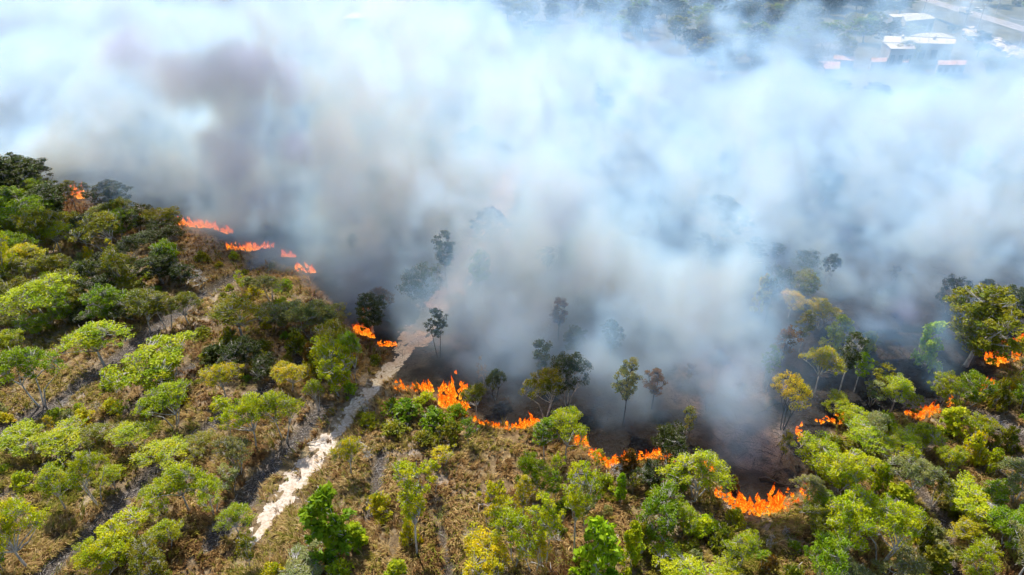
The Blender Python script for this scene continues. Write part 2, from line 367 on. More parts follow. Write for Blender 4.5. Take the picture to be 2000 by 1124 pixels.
    cc = np.stack([rn.rand(n), np.clip(np.repeat(rn.normal(.5, .2, n_cl), per) + rn.normal(0, .12, n), 0, 1), pos[:, 2] / H], 1)
    return tm, mesh_np('crown', Vv, Ff, ('leaf', np.repeat(cc, 4, 0))), H, R
PROTO = {
 'U': [make_tree(s, 7, 3.4, .5, 'umbrella', 9, 92, 66, .135, st, .34, .45, .20, .15) for s, st in ((1, 1), (2, 3), (3, 2), (4, 1), (5, 4))],
 'T': [make_tree(s, 9, 2.0, .45, 'oval', 8, 72, 60, .13, st, .42, .3, .22, .12) for s, st in ((11, 1), (12, 2), (13, 1))],
 'R': [make_tree(s, 5.5, 3.0, .25, 'round', 9, 100, 72, .14, st, .25, .35, .20, .12) for s, st in ((21, 2), (22, 3), (23, 1), (24, 3))],
 'L': [make_tree(s, 4.5, 2.0, .1, 'bush', 6, 52, 44, .27, 3, .2, .25, .24, .06, flat=.9) for s in (31, 32)],
 'S': [make_tree(s, 5, 1.7, .4, 'oval', 6, 24, 46, .16, st, .3, .55, .30, .07) for s, st in ((41, 2), (42, 3), (43, 1))],
 'F': [make_tree(s, 12, 4.4, .22, 'round', 10, 150, 62, .24, 1, .3, .25, .18, .28) for s in (51, 52, 53)],
 'D': [make_tree(s, 1.6, 1.5, .1, 'bush', 5, 30, 42, .17, 4, .15, .3, .30, .03, twig=.7) for s in (61, 62, 63)],
 'X': [make_tree(s, 4.5, 1.8, .35, 'oval', 7, 26, 0, .2, st, .3, .7, .3, .07, twig=1.1) for s, st in ((71, 2), (72, 3))],
}
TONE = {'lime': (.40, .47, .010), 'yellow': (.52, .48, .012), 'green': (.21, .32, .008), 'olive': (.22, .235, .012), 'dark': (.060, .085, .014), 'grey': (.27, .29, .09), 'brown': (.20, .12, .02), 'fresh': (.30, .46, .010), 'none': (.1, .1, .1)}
SHAPES = {'U': 'umbrella_tree', 'T': 'slender_tree', 'R': 'bushy_tree', 'L': 'leafy_shrub', 'S': 'sapling', 'F': 'forest_tree', 'D': 'low_shrub', 'X': 'bare_shrub'}
CATS = {'U': 'tree', 'T': 'tree', 'R': 'tree', 'L': 'shrub', 'S': 'sapling', 'F': 'tree', 'D': 'shrub', 'X': 'shrub'}
PLACED = []; _cnt = {}
def place(x, y, h, w, kind, tone, label, group=None, bark=None, rot=None):
    k = _cnt.get(kind, 0); _cnt[kind] = k + 1
    tm, cm, H0, R0 = PROTO[kind][k % len(PROTO[kind])]
    root = empty(SHAPES[kind], (x, y, hz(x, y) - .05), rng.uniform(0, 6.28) if rot is None else rot)
    sx = w / 2 / R0 * 1.05; root.scale = (sx, sx * rng.uniform(.9, 1.1), h / H0)
    tag(root, label, CATS[kind], group)
    tr = link('trunk', tm, None, root); tr.data = tm
    if not tm.materials: tm.materials.append(M_BARK)
    if bark is not None:
        tr.material_slots[0].link = 'OBJECT'; tr.material_slots[0].material = bark
    if cm is not None:
        cr_ = link('crown', cm, None if cm.materials else M_LEAF, root)
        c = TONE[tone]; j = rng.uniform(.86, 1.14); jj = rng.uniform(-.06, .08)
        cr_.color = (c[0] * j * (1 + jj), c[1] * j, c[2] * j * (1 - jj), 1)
    PLACED.append((x, y, w / 2)); return root
LAB = []; USED = set()
TWORD = {'lime': 'lime', 'yellow': 'yellowish', 'green': 'green', 'olive': 'olive', 'dark': 'dark', 'grey': 'grey green', 'brown': 'brown', 'fresh': 'bright', 'none': 'leafless'}
def beside(what, x, y, fallback):
    '''a label that points to the nearest described tree, or the shared one if that would be too long or already taken'''
    near = sorted(LAB, key=lambda q: (q[0] - x) ** 2 + (q[1] - y) ** 2)[:3]
    for a, b_, l in near:
        dx, dy = x - a, y - b_
        where = ('right of' if dx > 0 else 'left of') if abs(dx) > abs(dy) else ('behind' if dy > 0 else 'in front of')
        s_ = what + ' ' + where + ' the ' + l
        if len(s_.split()) <= 16 and s_ not in USED: USED.add(s_); return s_
    return fallback
def tree_px(bx, by, ty, w, kind, tone, label, bark=None):
    x, y = G(bx, by); wm = w / FPX * depth(y, 3); h = max(height_at(y, ty) - .22 * wm, .9)
    LAB.append((x, y, label)); return place(x, y, h, wm, kind, tone, label, None, bark)
TREES = """
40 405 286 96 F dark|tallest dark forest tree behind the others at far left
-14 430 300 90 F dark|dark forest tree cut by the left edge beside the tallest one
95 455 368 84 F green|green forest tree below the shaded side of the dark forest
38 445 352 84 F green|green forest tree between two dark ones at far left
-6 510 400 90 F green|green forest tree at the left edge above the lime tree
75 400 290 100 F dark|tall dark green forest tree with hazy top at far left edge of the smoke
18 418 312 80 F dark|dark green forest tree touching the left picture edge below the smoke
112 440 345 90 F dark|dark forest tree with shaded right side, left of the small far fire
10 462 355 70 F green|green forest tree at left edge under the darkest tree
62 482 378 95 R green|bright topped bushy tree in front of the dark forest trees
98 500 392 70 R olive|olive brown tree beside the bright topped tree in the left thicket
12 560 425 80 R lime|lime green tree at the left edge above the pale dry clearing
150 412 346 36 T grey|thin grey tree standing right against the small far fire
178 408 352 30 S grey|sparse scorched tree just right of the small far fire
226 415 342 72 F dark|dark tree half veiled in blue smoke right of the far fire
120 495 419 80 U lime|pale yellow topped umbrella tree with bare lower limbs in upper left
212 500 400 92 U olive|wide olive umbrella tree beside the brown clearing in upper left
275 440 396 60 U grey|greyish tree at the smoke edge, above the brown clearing
58 535 467 74 U yellow|bright yellow crowned leaning tree by the left clearing
28 540 495 40 S yellow|small sparse yellow tree left of the leaning yellow tree
128 548 490 56 R olive|dull olive bushy tree below the pale umbrella tree
160 545 505 40 L fresh|shrub with big fresh green leaves at the clearing edge
182 520 480 26 D yellow|small yellowish shrub standing in the brown clearing
245 575 478 66 R olive|dark olive tree with thin pale trunk right of the brown clearing
96 634 529 116 U lime|large umbrella tree with leaning pale trunk on the left side
18 612 535 44 S grey|thin half bare tree at the left edge beside the dry clearing
34 640 592 74 R olive|olive bush thicket tree under the large left umbrella tree
78 652 602 70 R green|green bush between the left edge and the leaning pale trunk
205 712 611 124 U lime|rounded umbrella tree with fan of grey limbs beside the sandy ditch
82 790 654 112 U green|tall green tree with forked white trunk in dry straw grass at left
20 700 642 66 R lime|lime bush tree at left edge left of the tall forked tree
8 742 690 48 R olive|small olive tree cut by the left edge above the ditch
292 642 545 96 U olive|multi stemmed tree with white trunks in the smoke shade at left
330 645 560 60 T olive|olive tree with two thin white stems next to the multi stemmed tree
371 634 562 66 U olive|flat crowned tree on a forked white trunk in deep shade
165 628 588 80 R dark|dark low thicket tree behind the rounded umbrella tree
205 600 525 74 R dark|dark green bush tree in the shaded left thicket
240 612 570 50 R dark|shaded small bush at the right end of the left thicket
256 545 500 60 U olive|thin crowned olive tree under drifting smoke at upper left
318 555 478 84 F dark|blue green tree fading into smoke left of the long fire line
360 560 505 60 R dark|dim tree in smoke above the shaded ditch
395 565 515 44 X none|bare grey shrub in smoke beside the shaded ditch
320 765 652 150 R lime|big dense lime green dome shaped tree in the left middle
475 664 568 114 U olive|olive tree with white forked trunk and exposed limbs above the shade
530 590 529 60 U grey|small grey green round tree touched by smoke
556 640 578 84 R grey|grey olive tree in thin smoke, left of three hazy thicket trees
606 655 576 90 R grey|grey olive tree in thin smoke, middle of the hazy thicket
648 648 586 70 R grey|grey olive tree in thin smoke, nearest to the orange fire
585 690 640 60 D olive|dim olive bush below the hazy thicket
655 705 622 96 R olive|dark olive green tree just left of the middle fire
662 778 655 94 R lime|green tree with several white stems left of the sandy track
694 752 640 50 U green|green tree with white stem closest to the track's left side
618 740 690 46 D olive|brownish olive bush under the white stemmed trees
572 768 704 78 U yellow|yellow green tree with pale branching limbs left of the track
622 800 734 38 U lime|small round topped tree on thin stems near the track
684 770 744 38 D fresh|low bright green bush at the left edge of the track
442 785 707 72 U yellow|gnarled sparse yellow tree with visible white branches
398 660 633 52 D olive|low olive bush beside the flat crowned tree
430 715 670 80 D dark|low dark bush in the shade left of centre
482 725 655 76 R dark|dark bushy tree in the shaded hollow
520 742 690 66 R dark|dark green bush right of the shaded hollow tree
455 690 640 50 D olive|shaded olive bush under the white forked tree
610 720 668 50 D brown|brown scorched bush on the slope left of the fire
345 838 742 94 U lime|round lime tree with grey branches below the dense dome tree
556 862 754 94 U lime|bright lime umbrella tree with tall pale stems left of the track
500 880 766 84 U lime|bright lime tree joined to the umbrella tree, on its left
452 858 776 60 S lime|thin lime tree at the left end of the bright pair
60 890 828 116 U lime|flat spreading tree with white limbs at left, first of the crown band
136 885 822 112 U lime|wide flat crown in the middle of the left crown band
196 872 826 84 U olive|olive flat crown at the right of the left crown band
272 880 822 92 U lime|lime bush tree in the gap below the shrubs at left
330 912 856 104 U lime|low wide lime tree with many thin twigs left of the burnt gully
392 892 850 78 U olive|olive lime tree touching the gully's upper end
132 1000 908 88 U lime|pale lime round tree with grey centre at lower left
198 992 880 76 U lime|tree with a long white bowed trunk over the black ditch
226 960 912 56 U lime|small flat crown over the black ditch
60 1112 975 120 U lime|large rounded tree with white limbs in the lower left corner
10 1130 1025 70 R lime|bright bush cut by the lower left corner
322 1010 942 84 U lime|lime crown at the left of the large middle left cluster
372 1000 902 96 U lime|topmost crown of the large cluster above the dark gully
420 1008 925 84 U lime|right hand crown of the large cluster beside the dark gully
455 960 900 60 S grey|thin greyish tree on the brink of the dark gully
250 1085 1008 110 R lime|big bright bush at the bottom, left part of the lower cluster
330 1078 1016 84 U lime|round crown on the right part of the lower cluster
215 1130 1050 100 R lime|bright bush at the bottom edge below the lower cluster
305 1140 1056 96 R olive|olive bush at the bottom edge right of the lower cluster
470 1045 984 70 U lime|small flat tree with pale leaning limb near the gully mouth
492 1110 1040 50 S olive|sparse olive sapling where the track fades out
470 925 845 70 U grey|grey green tree with thin hanging stems above the gully
540 1130 1096 54 D yellow|yellow green bush at the bottom edge, left of the pale shrubs
592 1135 1085 120 R grey|pale grey green shrub at the bottom edge below the track
665 1130 1090 70 D lime|low lime bush at the bottom edge
686 930 850 62 U yellow|yellow green tree with bleached branches on the track's right edge
720 905 868 30 X none|bare twiggy shrub beside the track's right edge
652 1082 948 118 L green|tall leafy green bush right of the fading track
600 1010 985 40 D olive|low tuft like bush on the track's left rim
700 1065 1015 56 L lime|small lime bush beside the tall leafy green bush
815 1080 886 84 T lime|tall lime tree on one straight white trunk in the lower middle
846 960 892 50 S lime|upper side crown leaning over the tall straight tree
864 905 862 46 S yellow|sparse yellow sapling in the brown grass
916 866 808 38 S green|small green sapling with bare forked stems below the fire
792 815 771 84 D green|green bush cluster just below the left end of the main fire
772 848 815 70 D olive|yellow olive bush under the green bush cluster
852 830 785 80 D green|green bush right below the tallest flames
880 855 815 60 D olive|dark olive bush under the tall flames
830 865 835 60 D olive|olive bush in the brown grass below the flames
800 1060 1010 44 D yellow|yellowish shrub left of the tall straight trunk
742 1000 960 60 D yellow|golden grass like shrub in the lower middle
775 1135 1088 54 L lime|small lime bush at the bottom edge of the lower middle
965 1060 932 66 S yellow|tall yellow topped sapling left of the lower middle cluster
950 1130 1040 120 R yellow|wide yellow green crown at the bottom, right of the narrow sand scar
1005 1105 985 96 U lime|lime crown in the centre of the bottom cluster
1042 1120 1040 70 U yellow|small yellow crown at the bottom, right end of the cluster
985 1010 965 50 S lime|thin lime sapling with a bleached bent branch
1022 1020 922 42 T yellow|narrow pale crowned tree on a thin white stem
1062 1108 958 66 T lime|slim lime tree with long pale stem
1122 1078 894 66 T lime|tall pale crown tree with twisted white stem below the fire
1140 1040 930 54 S grey|pale side stem tree leaning out from the tall pale tree
1040 965 882 70 R green|dark green round tree under the fire line, left of the lime saplings
1082 985 918 40 S green|dark green sapling beneath the two white trunked trees
1104 895 788 88 U lime|bright tree with cluster of white stems standing before the flames
1062 900 806 56 T green|thin green tree with pale stems just left of the bright fire side tree
1210 980 920 36 L fresh|small round lime shrub with large leaves on bare brown ground
1166 1140 1012 108 L fresh|very bright big leaved bush at the bottom middle
1228 1112 1016 62 L lime|smaller big leaved bush right of the very bright one
1282 1055 945 116 R green|wide green bush cluster in the lower right middle
1330 1040 975 60 R lime|lime bush on the right flank of the wide green cluster
1250 1075 1020 60 D olive|olive bush in front of the wide green cluster
1356 975 876 126 U lime|spreading tree with twisted white limbs in front of the flames
1268 945 898 70 R dark|dark green bush left of the twisted white limb tree
1306 905 832 84 R dark|scorched dark tree inside the fire line
1228 915 876 44 D brown|brown scorched bush standing in the flames
1320 960 905 50 D green|green bush under the twisted white limb tree
1372 1045 1000 76 D lime|lime bush right of the black hollow
1330 1140 1082 130 R lime|wide lime crown at the bottom edge, right of the big leaved bushes
1408 1078 1020 60 D olive|small olive bush left of the straw patch
1442 1112 1034 74 U lime|lime tree with grey twigs below the large right fire
1420 1140 1096 90 R lime|lime bush at the bottom edge below the grey twig tree
1640 1075 948 106 R lime|bright yellow green tree with stout white trunk at lower right
1602 1140 1040 100 R green|green bush at the foot of the stout white trunk
1718 1098 966 112 U lime|broad lime crown on thin dark trunk at lower right
1660 1140 1088 80 U grey|pale grey twiggy bush at the bottom edge right of the white trunk
1760 1140 1080 110 U grey|grey green bush with curling white branches at the bottom edge
1592 925 848 106 R lime|large lime crown at the right edge of the ash patch
1640 965 876 100 R lime|lime crown below the large crown at the ash patch
1572 985 925 54 U grey|grey branched tree with flames behind it at the ash patch
1606 1005 955 70 R green|shaded green tree between the ash patch and the stout white trunk
1686 890 826 104 U lime|wide lime crown above the right crown mass
1712 960 905 50 D lime|small lime bush beside the brown hollow
1768 975 888 86 U grey|silvery green tree on a thin white trunk by the sandy scar
1742 800 728 80 U lime|lime tree below the smoke gap on the right
1628 812 762 64 U lime|round lime tree in front of the small hidden flames
1528 840 724 76 U yellow|yellow green tree on charred forked trunk beside the ash|char
1492 768 672 36 T green|slender green tree alone in blue smoke
1592 768 666 74 U yellow|yellow umbrella tree at the edge of the right hand smoke
1640 765 638 52 T dark|dark narrow tree behind the yellow umbrella tree
1668 765 682 38 T fresh|fresh green narrow tree in the smoke gap
1700 790 735 50 S grey|grey sapling in smoke above the lime tree
1396 748 674 46 T brown|brown scorched narrow tree on the burnt slope|char
1345 752 708 30 S brown|small brown scorched tree left of the burnt slope|char
1440 790 745 30 S brown|tiny scorched sapling on the burnt slope|char
1380 800 760 34 S brown|scorched sapling half hidden in smoke|char
1524 905 840 34 S olive|thin olive sapling standing on the ash patch|char
1338 860 790 34 S grey|thin grey sapling in smoke behind the fire line|char
1216 830 690 58 T grey|tall slim tree with dark trunk inside the central smoke|char
1272 800 715 48 T brown|brownish tree fading in the central smoke|char
1065 815 708 84 U olive|smoky olive tree with pale stems behind the main fire
1108 790 680 66 R dark|dark tree in smoke to the right of the smoky olive tree
968 780 714 50 U dark|dark umbrella tree in smoke above the fire|char
928 812 742 54 U olive|olive yellow tree right of the tallest flames
940 755 690 30 X none|bare thin tree in smoke above the fire
858 700 594 42 T dark|lone dark slender tree beside the sandy track in smoke|char
1885 715 535 140 F olive|largest dark olive tree towering on the right
1802 715 622 58 L fresh|bright lime leafy tree at the foot of the largest olive tree
1930 700 640 70 R dark|dark bush right of the largest olive tree
1975 640 545 80 F dark|dark tree fading in smoke at the right edge
1992 700 590 50 T dark|thin dark tree above the right edge fire|char
1522 575 506 70 R dark|dark olive tree in a smoke window upper right
1566 585 516 66 R olive|olive tree in the smoke window, right of the dark one
1612 560 486 44 U dark|small dim tree above the smoke window
1482 610 530 36 L yellow|yellow leaved sapling at the left of the smoke window
1540 620 557 66 U yellow|yellow umbrella tree below the smoke window trees
1600 640 576 76 U yellow|pale yellow tree right of the yellow umbrella tree
1560 690 600 44 T grey|thin grey green tree in white smoke
1630 680 610 56 L lime|lime tree dissolving into smoke
1690 690 640 44 L lime|pale lime sprigs of a small tree in smoke
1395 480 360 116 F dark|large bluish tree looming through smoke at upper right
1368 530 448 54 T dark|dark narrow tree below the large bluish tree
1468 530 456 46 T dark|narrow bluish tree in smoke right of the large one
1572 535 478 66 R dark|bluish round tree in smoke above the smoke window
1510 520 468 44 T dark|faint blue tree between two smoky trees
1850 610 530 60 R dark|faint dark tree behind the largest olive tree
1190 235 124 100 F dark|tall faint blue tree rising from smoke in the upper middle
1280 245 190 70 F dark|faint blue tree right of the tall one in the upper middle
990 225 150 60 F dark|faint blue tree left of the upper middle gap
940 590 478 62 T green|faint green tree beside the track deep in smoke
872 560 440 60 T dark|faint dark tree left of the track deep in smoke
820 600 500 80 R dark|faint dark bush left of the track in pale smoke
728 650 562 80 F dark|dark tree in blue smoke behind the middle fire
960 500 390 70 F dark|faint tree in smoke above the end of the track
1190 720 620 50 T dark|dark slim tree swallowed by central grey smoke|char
1120 700 630 60 T dark|dark tree faint in the central grey smoke|char
1665 845 790 84 R lime|lime bush below the wide hidden flames on the right
1880 800 722 84 R green|green tree below the right smoke, beside the blazing bush
1838 792 726 66 R lime|lime tree left of the green tree under the right smoke
1850 850 795 56 L lime|fresh lime bush right of the low flames
1902 862 806 66 R lime|lime bush left of the pile of dead branches
1798 880 822 66 R lime|lime bush just under the low flames on the right
1752 900 838 92 U lime|lime tree left of the bush under the low flames
1700 860 800 60 U grey|grey branched tree beside the low flames
1890 905 845 60 D yellow|yellow green bush in the right hand straw patch
1846 925 868 56 R lime|small lime tree above the sandy scar
1940 800 742 50 D olive|olive bush right of the blazing bush
1992 805 712 60 R green|green tree at the right edge below the fire
1930 920 875 54 D lime|lime bush on the straw slope at the right
1980 985 895 110 U grey|pale grey green tree with twiggy crown at the right edge
1880 1010 940 120 R lime|wide lime bush mass right of the sandy scar
1935 990 935 70 R green|green bush between two pale trees on the right
1958 1070 985 90 R green|green bush low on the right side
1896 1135 1058 84 R lime|lime bush at the bottom edge right of the sandy scar
1982 1140 1035 104 U grey|pale twiggy tree with thick white trunk in the lower right corner
1822 985 915 60 U olive|olive tree on the left rim of the sandy scar
1795 1075 1015 50 D olive|olive bush on the grass tongue beside the sandy scar
1960 880 835 50 D olive|olive bush on the right slope near the dead wood
1545 1140 1100 60 D olive|low olive bush at the bottom beside the fallen log
1500 1120 1080 40 D brown|brown scrubby bush in the straw below the right fire
1430 960 930 20 D brown|tiny scorched bush at the left end of the right fire
"""
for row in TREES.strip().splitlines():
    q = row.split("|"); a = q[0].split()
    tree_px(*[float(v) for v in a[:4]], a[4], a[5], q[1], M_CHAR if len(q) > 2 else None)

# filler shrubs that nothing tells apart
REG = [('low olive shrub in dry grass left of the sandy track', 'low shrubs left of the track', 0), ('low olive shrub in brown grass right of the sandy track', 'low shrubs right of the track', 1), ('low shrub among the crowded trees on the right side', 'low shrubs on the right side', 2)]
n = 0; tries = 0
while n < 190 and tries < 9000:
    tries += 1; y = rng.uniform(40, 112) if rng.random() < .7 else rng.uniform(40, 70); x = rng.uniform(-.8, .8) * depth(y)
    if y > front(x) - 1.2: continue
    d, w = track_mask(np.array([x]), np.array([y]))
    if d[0] < w[0] + 1.0 or ditch_mask(np.array([x]), np.array([y]))[0] > .3: continue
    dens = fbm(np.array([x]), np.array([y]), .07, 3, 33)[0]
    right = x > 32
    if dens < (.50 if not right else .38): continue
    if any((x - a) ** 2 + (y - b) ** 2 < (c * .55 + .8) ** 2 for a, b, c in PLACED): continue
    tx = float(np.interp(y, [q[1] for q in TRK], [q[0] for q in TRK])); rg = 0 if x < tx else (2 if right else 1)
    w_ = rng.uniform(1.5, 3.6) if not right else rng.uniform(2, 4.5)
    kind = rng.choice(['D', 'D', 'D', 'S', 'L', 'R', 'X'] if right else ['D', 'D', 'D', 'D', 'S', 'X'])
    tone = rng.choice(['olive', 'olive', 'green', 'lime', 'lime', 'yellow', 'grey'])
    lab, grp, _ = REG[rg]
    if kind == 'X': lab, grp = 'bare twiggy dead shrub in dry grass', 'bare twiggy shrubs'
    elif kind == 'S': lab, grp = 'thin young sapling with a sparse crown among dry grass', 'thin saplings in the grass'
    elif kind == 'L': lab, grp = 'small large leaved shrub among the trees on the right side', 'large leaved shrubs on the right'
    elif kind == 'R': lab, grp = 'small bushy tree in the crowded woodland on the right side', 'small bushy trees on the right'
    h = {'D': .55, 'S': 1.35, 'L': 1.0, 'R': .85, 'X': .9}[kind] * w_ * rng.uniform(.8, 1.2); ww = w_ * {'S': .7, 'X': .7}.get(kind, 1)
    WHAT = {'D': 'low %s shrub', 'S': 'thin %s sapling', 'L': 'large leaved %s shrub', 'R': 'small %s tree', 'X': 'bare twiggy shrub'}[kind]
    lab = beside(WHAT % TWORD[tone] if '%' in WHAT else WHAT, x, y, lab); place(x, y, h, ww, kind, tone, lab, grp); n += 1
n = 0
while n < 48:
    x, y = G(rng.uniform(-60, 340), rng.uniform(405, 650))
    if (x < G(240, 430)[0] and x > G(80, 430)[0] and y > G(0, 440)[1]): continue
    if y > front(x) - 2 or ditch_mask(np.array([x]), np.array([y]))[0] > .3 or any((x - a) ** 2 + (y - b) ** 2 < 6 for a, b, c in PLACED): continue
    n += 1; place(x, y, rng.uniform(3.5, 7), rng.uniform(4.5, 7.5), rng.choice('RRU'), rng.choice(['dark', 'olive', 'green', 'olive']), 'bushy tree in the dense thicket at upper left below the far fire', 'trees of the upper left thicket')
# charred trunks and veiled trees behind the fire front
n = 0
while n < 26:
    y = rng.uniform(58, 125); x = rng.uniform(-.62, .74) * depth(y)
    if y < front(x) + 3 or any((x - a) ** 2 + (y - b) ** 2 < 9 for a, b, c in PLACED): continue
    if 27 < x < 36 and y < 66: continue
    d, w = track_mask(np.array([x]), np.array([y]))
    if d[0] < w[0] + .5: continue
    n += 1
    if rng.random() < .5: place(x, y, rng.uniform(2, 4.5), rng.uniform(1.4, 2.6), 'X', 'none', 'charred leafless sapling standing in smoke on burnt ground', 'charred saplings on the burnt ground', M_CHAR)
    else: place(x, y, rng.uniform(4, 8), rng.uniform(2.4, 4.6), rng.choice('STU'), rng.choice(['brown', 'dark', 'olive']), 'scorched tree standing in smoke on the burnt ground', 'scorched trees on the burnt ground', M_CHAR)
n = 0
while n < 42:
    y = rng.uniform(135, 290); x = rng.uniform(-.72, .76) * depth(y)
    d, w = track_mask(np.array([x]), np.array([y]))
    if d[0] < w[0] + 2: continue
    n += 1; place(x, y, rng.uniform(6, 10), rng.uniform(6, 9), rng.choice('FFR'), rng.choice(['dark', 'green', 'dark']), 'woodland tree dissolving into thick drifting smoke', 'woodland trees veiled by smoke')

# ------------------------------------------------------------------ far yard: road, sheds, poles, van
def strip(name, pts, m, z): 
    mb = MB(); mb.poly([(x, y, z) for x, y in pts]); return tag(link(name, mb.mesh(name), m), kind='structure')
RX0, RX1 = 227.8, 236.4
def rd(y): return (y - 322) * .012
strip('verge', [(209 + rd(200), 200), (270, 200), (290, 900), (208, 900)], M_VERGE, .90)
mb = MB(); mb.poly([(RX0 + rd(180), 180, 1.02), (RX1 + rd(180), 180, 1.02), (RX1 + rd(1000), 1000, 1.02), (RX0 + rd(1000), 1000, 1.02)])
road = tag(link('road', mb.mesh('road'), M_ASPH), kind='structure')
for xx in (RX0 + .5, RX1 - .7):
    mb = MB(); mb.poly([(xx + rd(180), 180, 1.03), (xx + .25 + rd(180), 180, 1.03), (xx + .25 + rd(1000), 1000, 1.03), (xx + rd(1000), 1000, 1.03)]); link('edge_line', mb.mesh('edge_line'), M_PAINT, road)
dash = MB(); dash.box(-.1, .1, 0, 4, 0, .01); dashm = dash.mesh('lane_dash')
for k in range(30): link('lane_dash', dashm, M_PAINT, road, ((RX0 + RX1) / 2 + rd(260 + k * 9), 260 + k * 9, 1.025))
def shed(name, cat, corners_px, zr, m, label, gable=0, pieces=0, windows=0):
    """corners_px: the roof's near-left, near-right, far-right, far-left corners in the photograph"""
    C = [Vector((*G(px, py, zr), 0)) for px, py in corners_px]; c0 = sum(C, Vector()) / 4; zg = .75
    root = tag(empty(name, (c0.x, c0.y, zg)), label, cat); L = [c - c0 for c in C]; H_ = zr - zg
    def P(u, v, z): a = L[0].lerp(L[1], u); b_ = L[3].lerp(L[2], u); q = a.lerp(b_, v); return Vector((q.x, q.y, z))
    e = .02
    for (u0, v0, u1, v1) in ((e, e, 1 - e, e), (1 - e, e, 1 - e, 1 - e), (1 - e, 1 - e, e, 1 - e), (e, 1 - e, e, e)):
        mb = MB(); a, b_ = P(u0, v0, 0), P(u1, v1, 0); n_ = Vector((b_.y - a.y, a.x - b_.x, 0)).normalized() * .2
        pts = [a, b_, b_ - n_, a - n_]; k = len(mb.V); mb.V += [Vector((p.x, p.y, z)) for z in (-.3, H_ - .15) for p in pts]
        for f in ((0, 1, 5, 4), (1, 2, 6, 5), (2, 3, 7, 6), (3, 0, 4, 7), (4, 5, 6, 7), (3, 2, 1, 0)): mb.F.append(tuple(k + i for i in f))
        link('wall', mb.mesh('wall'), M_WALL, root)
    # roof: corrugated sheets side by side
    ns = max(3, int((L[1] - L[0]).length / 3)); 
    for i in range(ns):
        mb = MB(); u0, u1 = i / ns, (i + .97) / ns
        for v0, v1, za, zb in ((0, .5, 0, gable), (.5, 1, gable, 0)):
            q = [P(u0, v0, H_ + za), P(u1, v0, H_ + za), P(u1, v1, H_ + zb), P(u0, v1, H_ + zb)]; k = len(mb.V)
            mb.V += q + [p - Vector((0, 0, .15)) for p in q]
            for f in ((0, 1, 2, 3), (7, 6, 5, 4), (0, 4, 5, 1), (1, 5, 6, 2), (2, 6, 7, 3), (3, 7, 4, 0)): mb.F.append(tuple(k + j for j in f))
        link('roof_sheet', mb.mesh('roof_sheet'), m, root)
    nw = max(2, windows)
    for i in range(nw):
        u = (i + .5) / nw; a = P(u - .25 / nw, 0, 0); b_ = P(u + .25 / nw, 0, 0); mb = MB()
        q = [Vector((a.x, a.y, H_ * .25)), Vector((b_.x, b_.y, H_ * .25)), Vector((b_.x, b_.y, H_ * .7)), Vector((a.x, a.y, H_ * .7))]
        k = 0; mb.V += q + [p + Vector((0, .3, 0)) for p in q]
        for f in ((0, 1, 2, 3), (7, 6, 5, 4), (0, 4, 5, 1), (1, 5, 6, 2), (2, 6, 7, 3), (3, 7, 4, 0)): mb.F.append(f)
        link('window', mb.mesh('window'), M_DARK, root)
    for i in range(pieces):
        mb = MB(); p = P((i + .6) / (pieces + .3), .55, H_ + gable + .05); mb.tube([p, p + Vector((0, 0, .9))], [.5, .5], 8); mb.tube([p + Vector((0, 0, .9)), p + Vector((0, 0, 1.3))], [.75, .3], 8); link('roof_vent', mb.mesh('roof_vent'), M_METAL, root)
    return root
shed('warehouse', 'warehouse', [(1769, 41.8), (1828, 36.3), (1803, 26.4), (1762, 30)], 7, M_ROOFG, 'grey roofed warehouse beside the road in the top right yard', .3, 0, 5)
shed('lean_to', 'shed', [(1745, 34), (1762, 33.4), (1800, 25.6), (1735, 28.5)], 5.6, M_ROOFW, 'bright white lean-to roof along the left of the grey warehouse', .0, 0, 2)
shed('storage_shed', 'shed', [(1690, 35), (1725, 37), (1722, 29.5), (1692, 28.5)], 4, M_ROOFW, 'small white shed half hidden by trees left of the grey warehouse', .2, 0, 2)
shed('factory_hall', 'building', [(1740, 95.5), (1789, 96), (1784, 85.5), (1722, 82)], 8, M_ROOFW, 'front wing of the large white roofed hall in the smoke', .2, 0, 3)
shed('factory_hall', 'building', [(1724, 83), (1866, 86.5), (1868, 76.5), (1728, 70.5)], 8.3, M_ROOFW, 'long white roofed hall with two small roof vents', .3, 2, 6)
shed('canopy_roof', 'shed', [(1775, 71), (1868, 75), (1840, 65), (1808, 64)], 7, M_ROOFG, 'pale grey canopy roof behind the long white hall', .2, 0, 2)
shed('bungalow', 'house', [(1628, 116), (1668, 119.5), (1671, 112.5), (1626, 110)], 4, M_ROOFT, 'leftmost terracotta roofed house at the smoke edge', .9, 0, 3)
shed('bungalow', 'house', [(1702, 122), (1731, 121), (1735, 115), (1699, 115.5)], 4, M_ROOFT, 'terracotta roofed house below the front wing of the white hall', .9, 0, 3)
shed('bungalow', 'house', [(1763, 122), (1775, 122), (1776, 116), (1761, 116)], 4, M_ROOFT, 'smallest terracotta roofed house right of its neighbour in the haze', .6, 0, 2)
shed('bungalow', 'house', [(1832, 127), (1886, 127.5), (1889, 120), (1830, 119)], 4, M_ROOFT, 'rightmost faint terracotta roofed house in the haze', .9, 0, 4)
shed('farm_shed', 'shed', [(1612, 135), (1640, 135), (1642, 121), (1597, 120)], 4, M_ROOFT, 'faint pinkish shed roof left below the terracotta houses', .5, 0, 2)
# a roof barely seen in the white smoke, top left of centre
shed('warehouse', 'warehouse', [(668, 37), (712, 36), (738, 25), (690, 25)], 7, M_ROOFW, 'faint pale roof glimpsed through white smoke at top left of centre', .3, 0, 4)

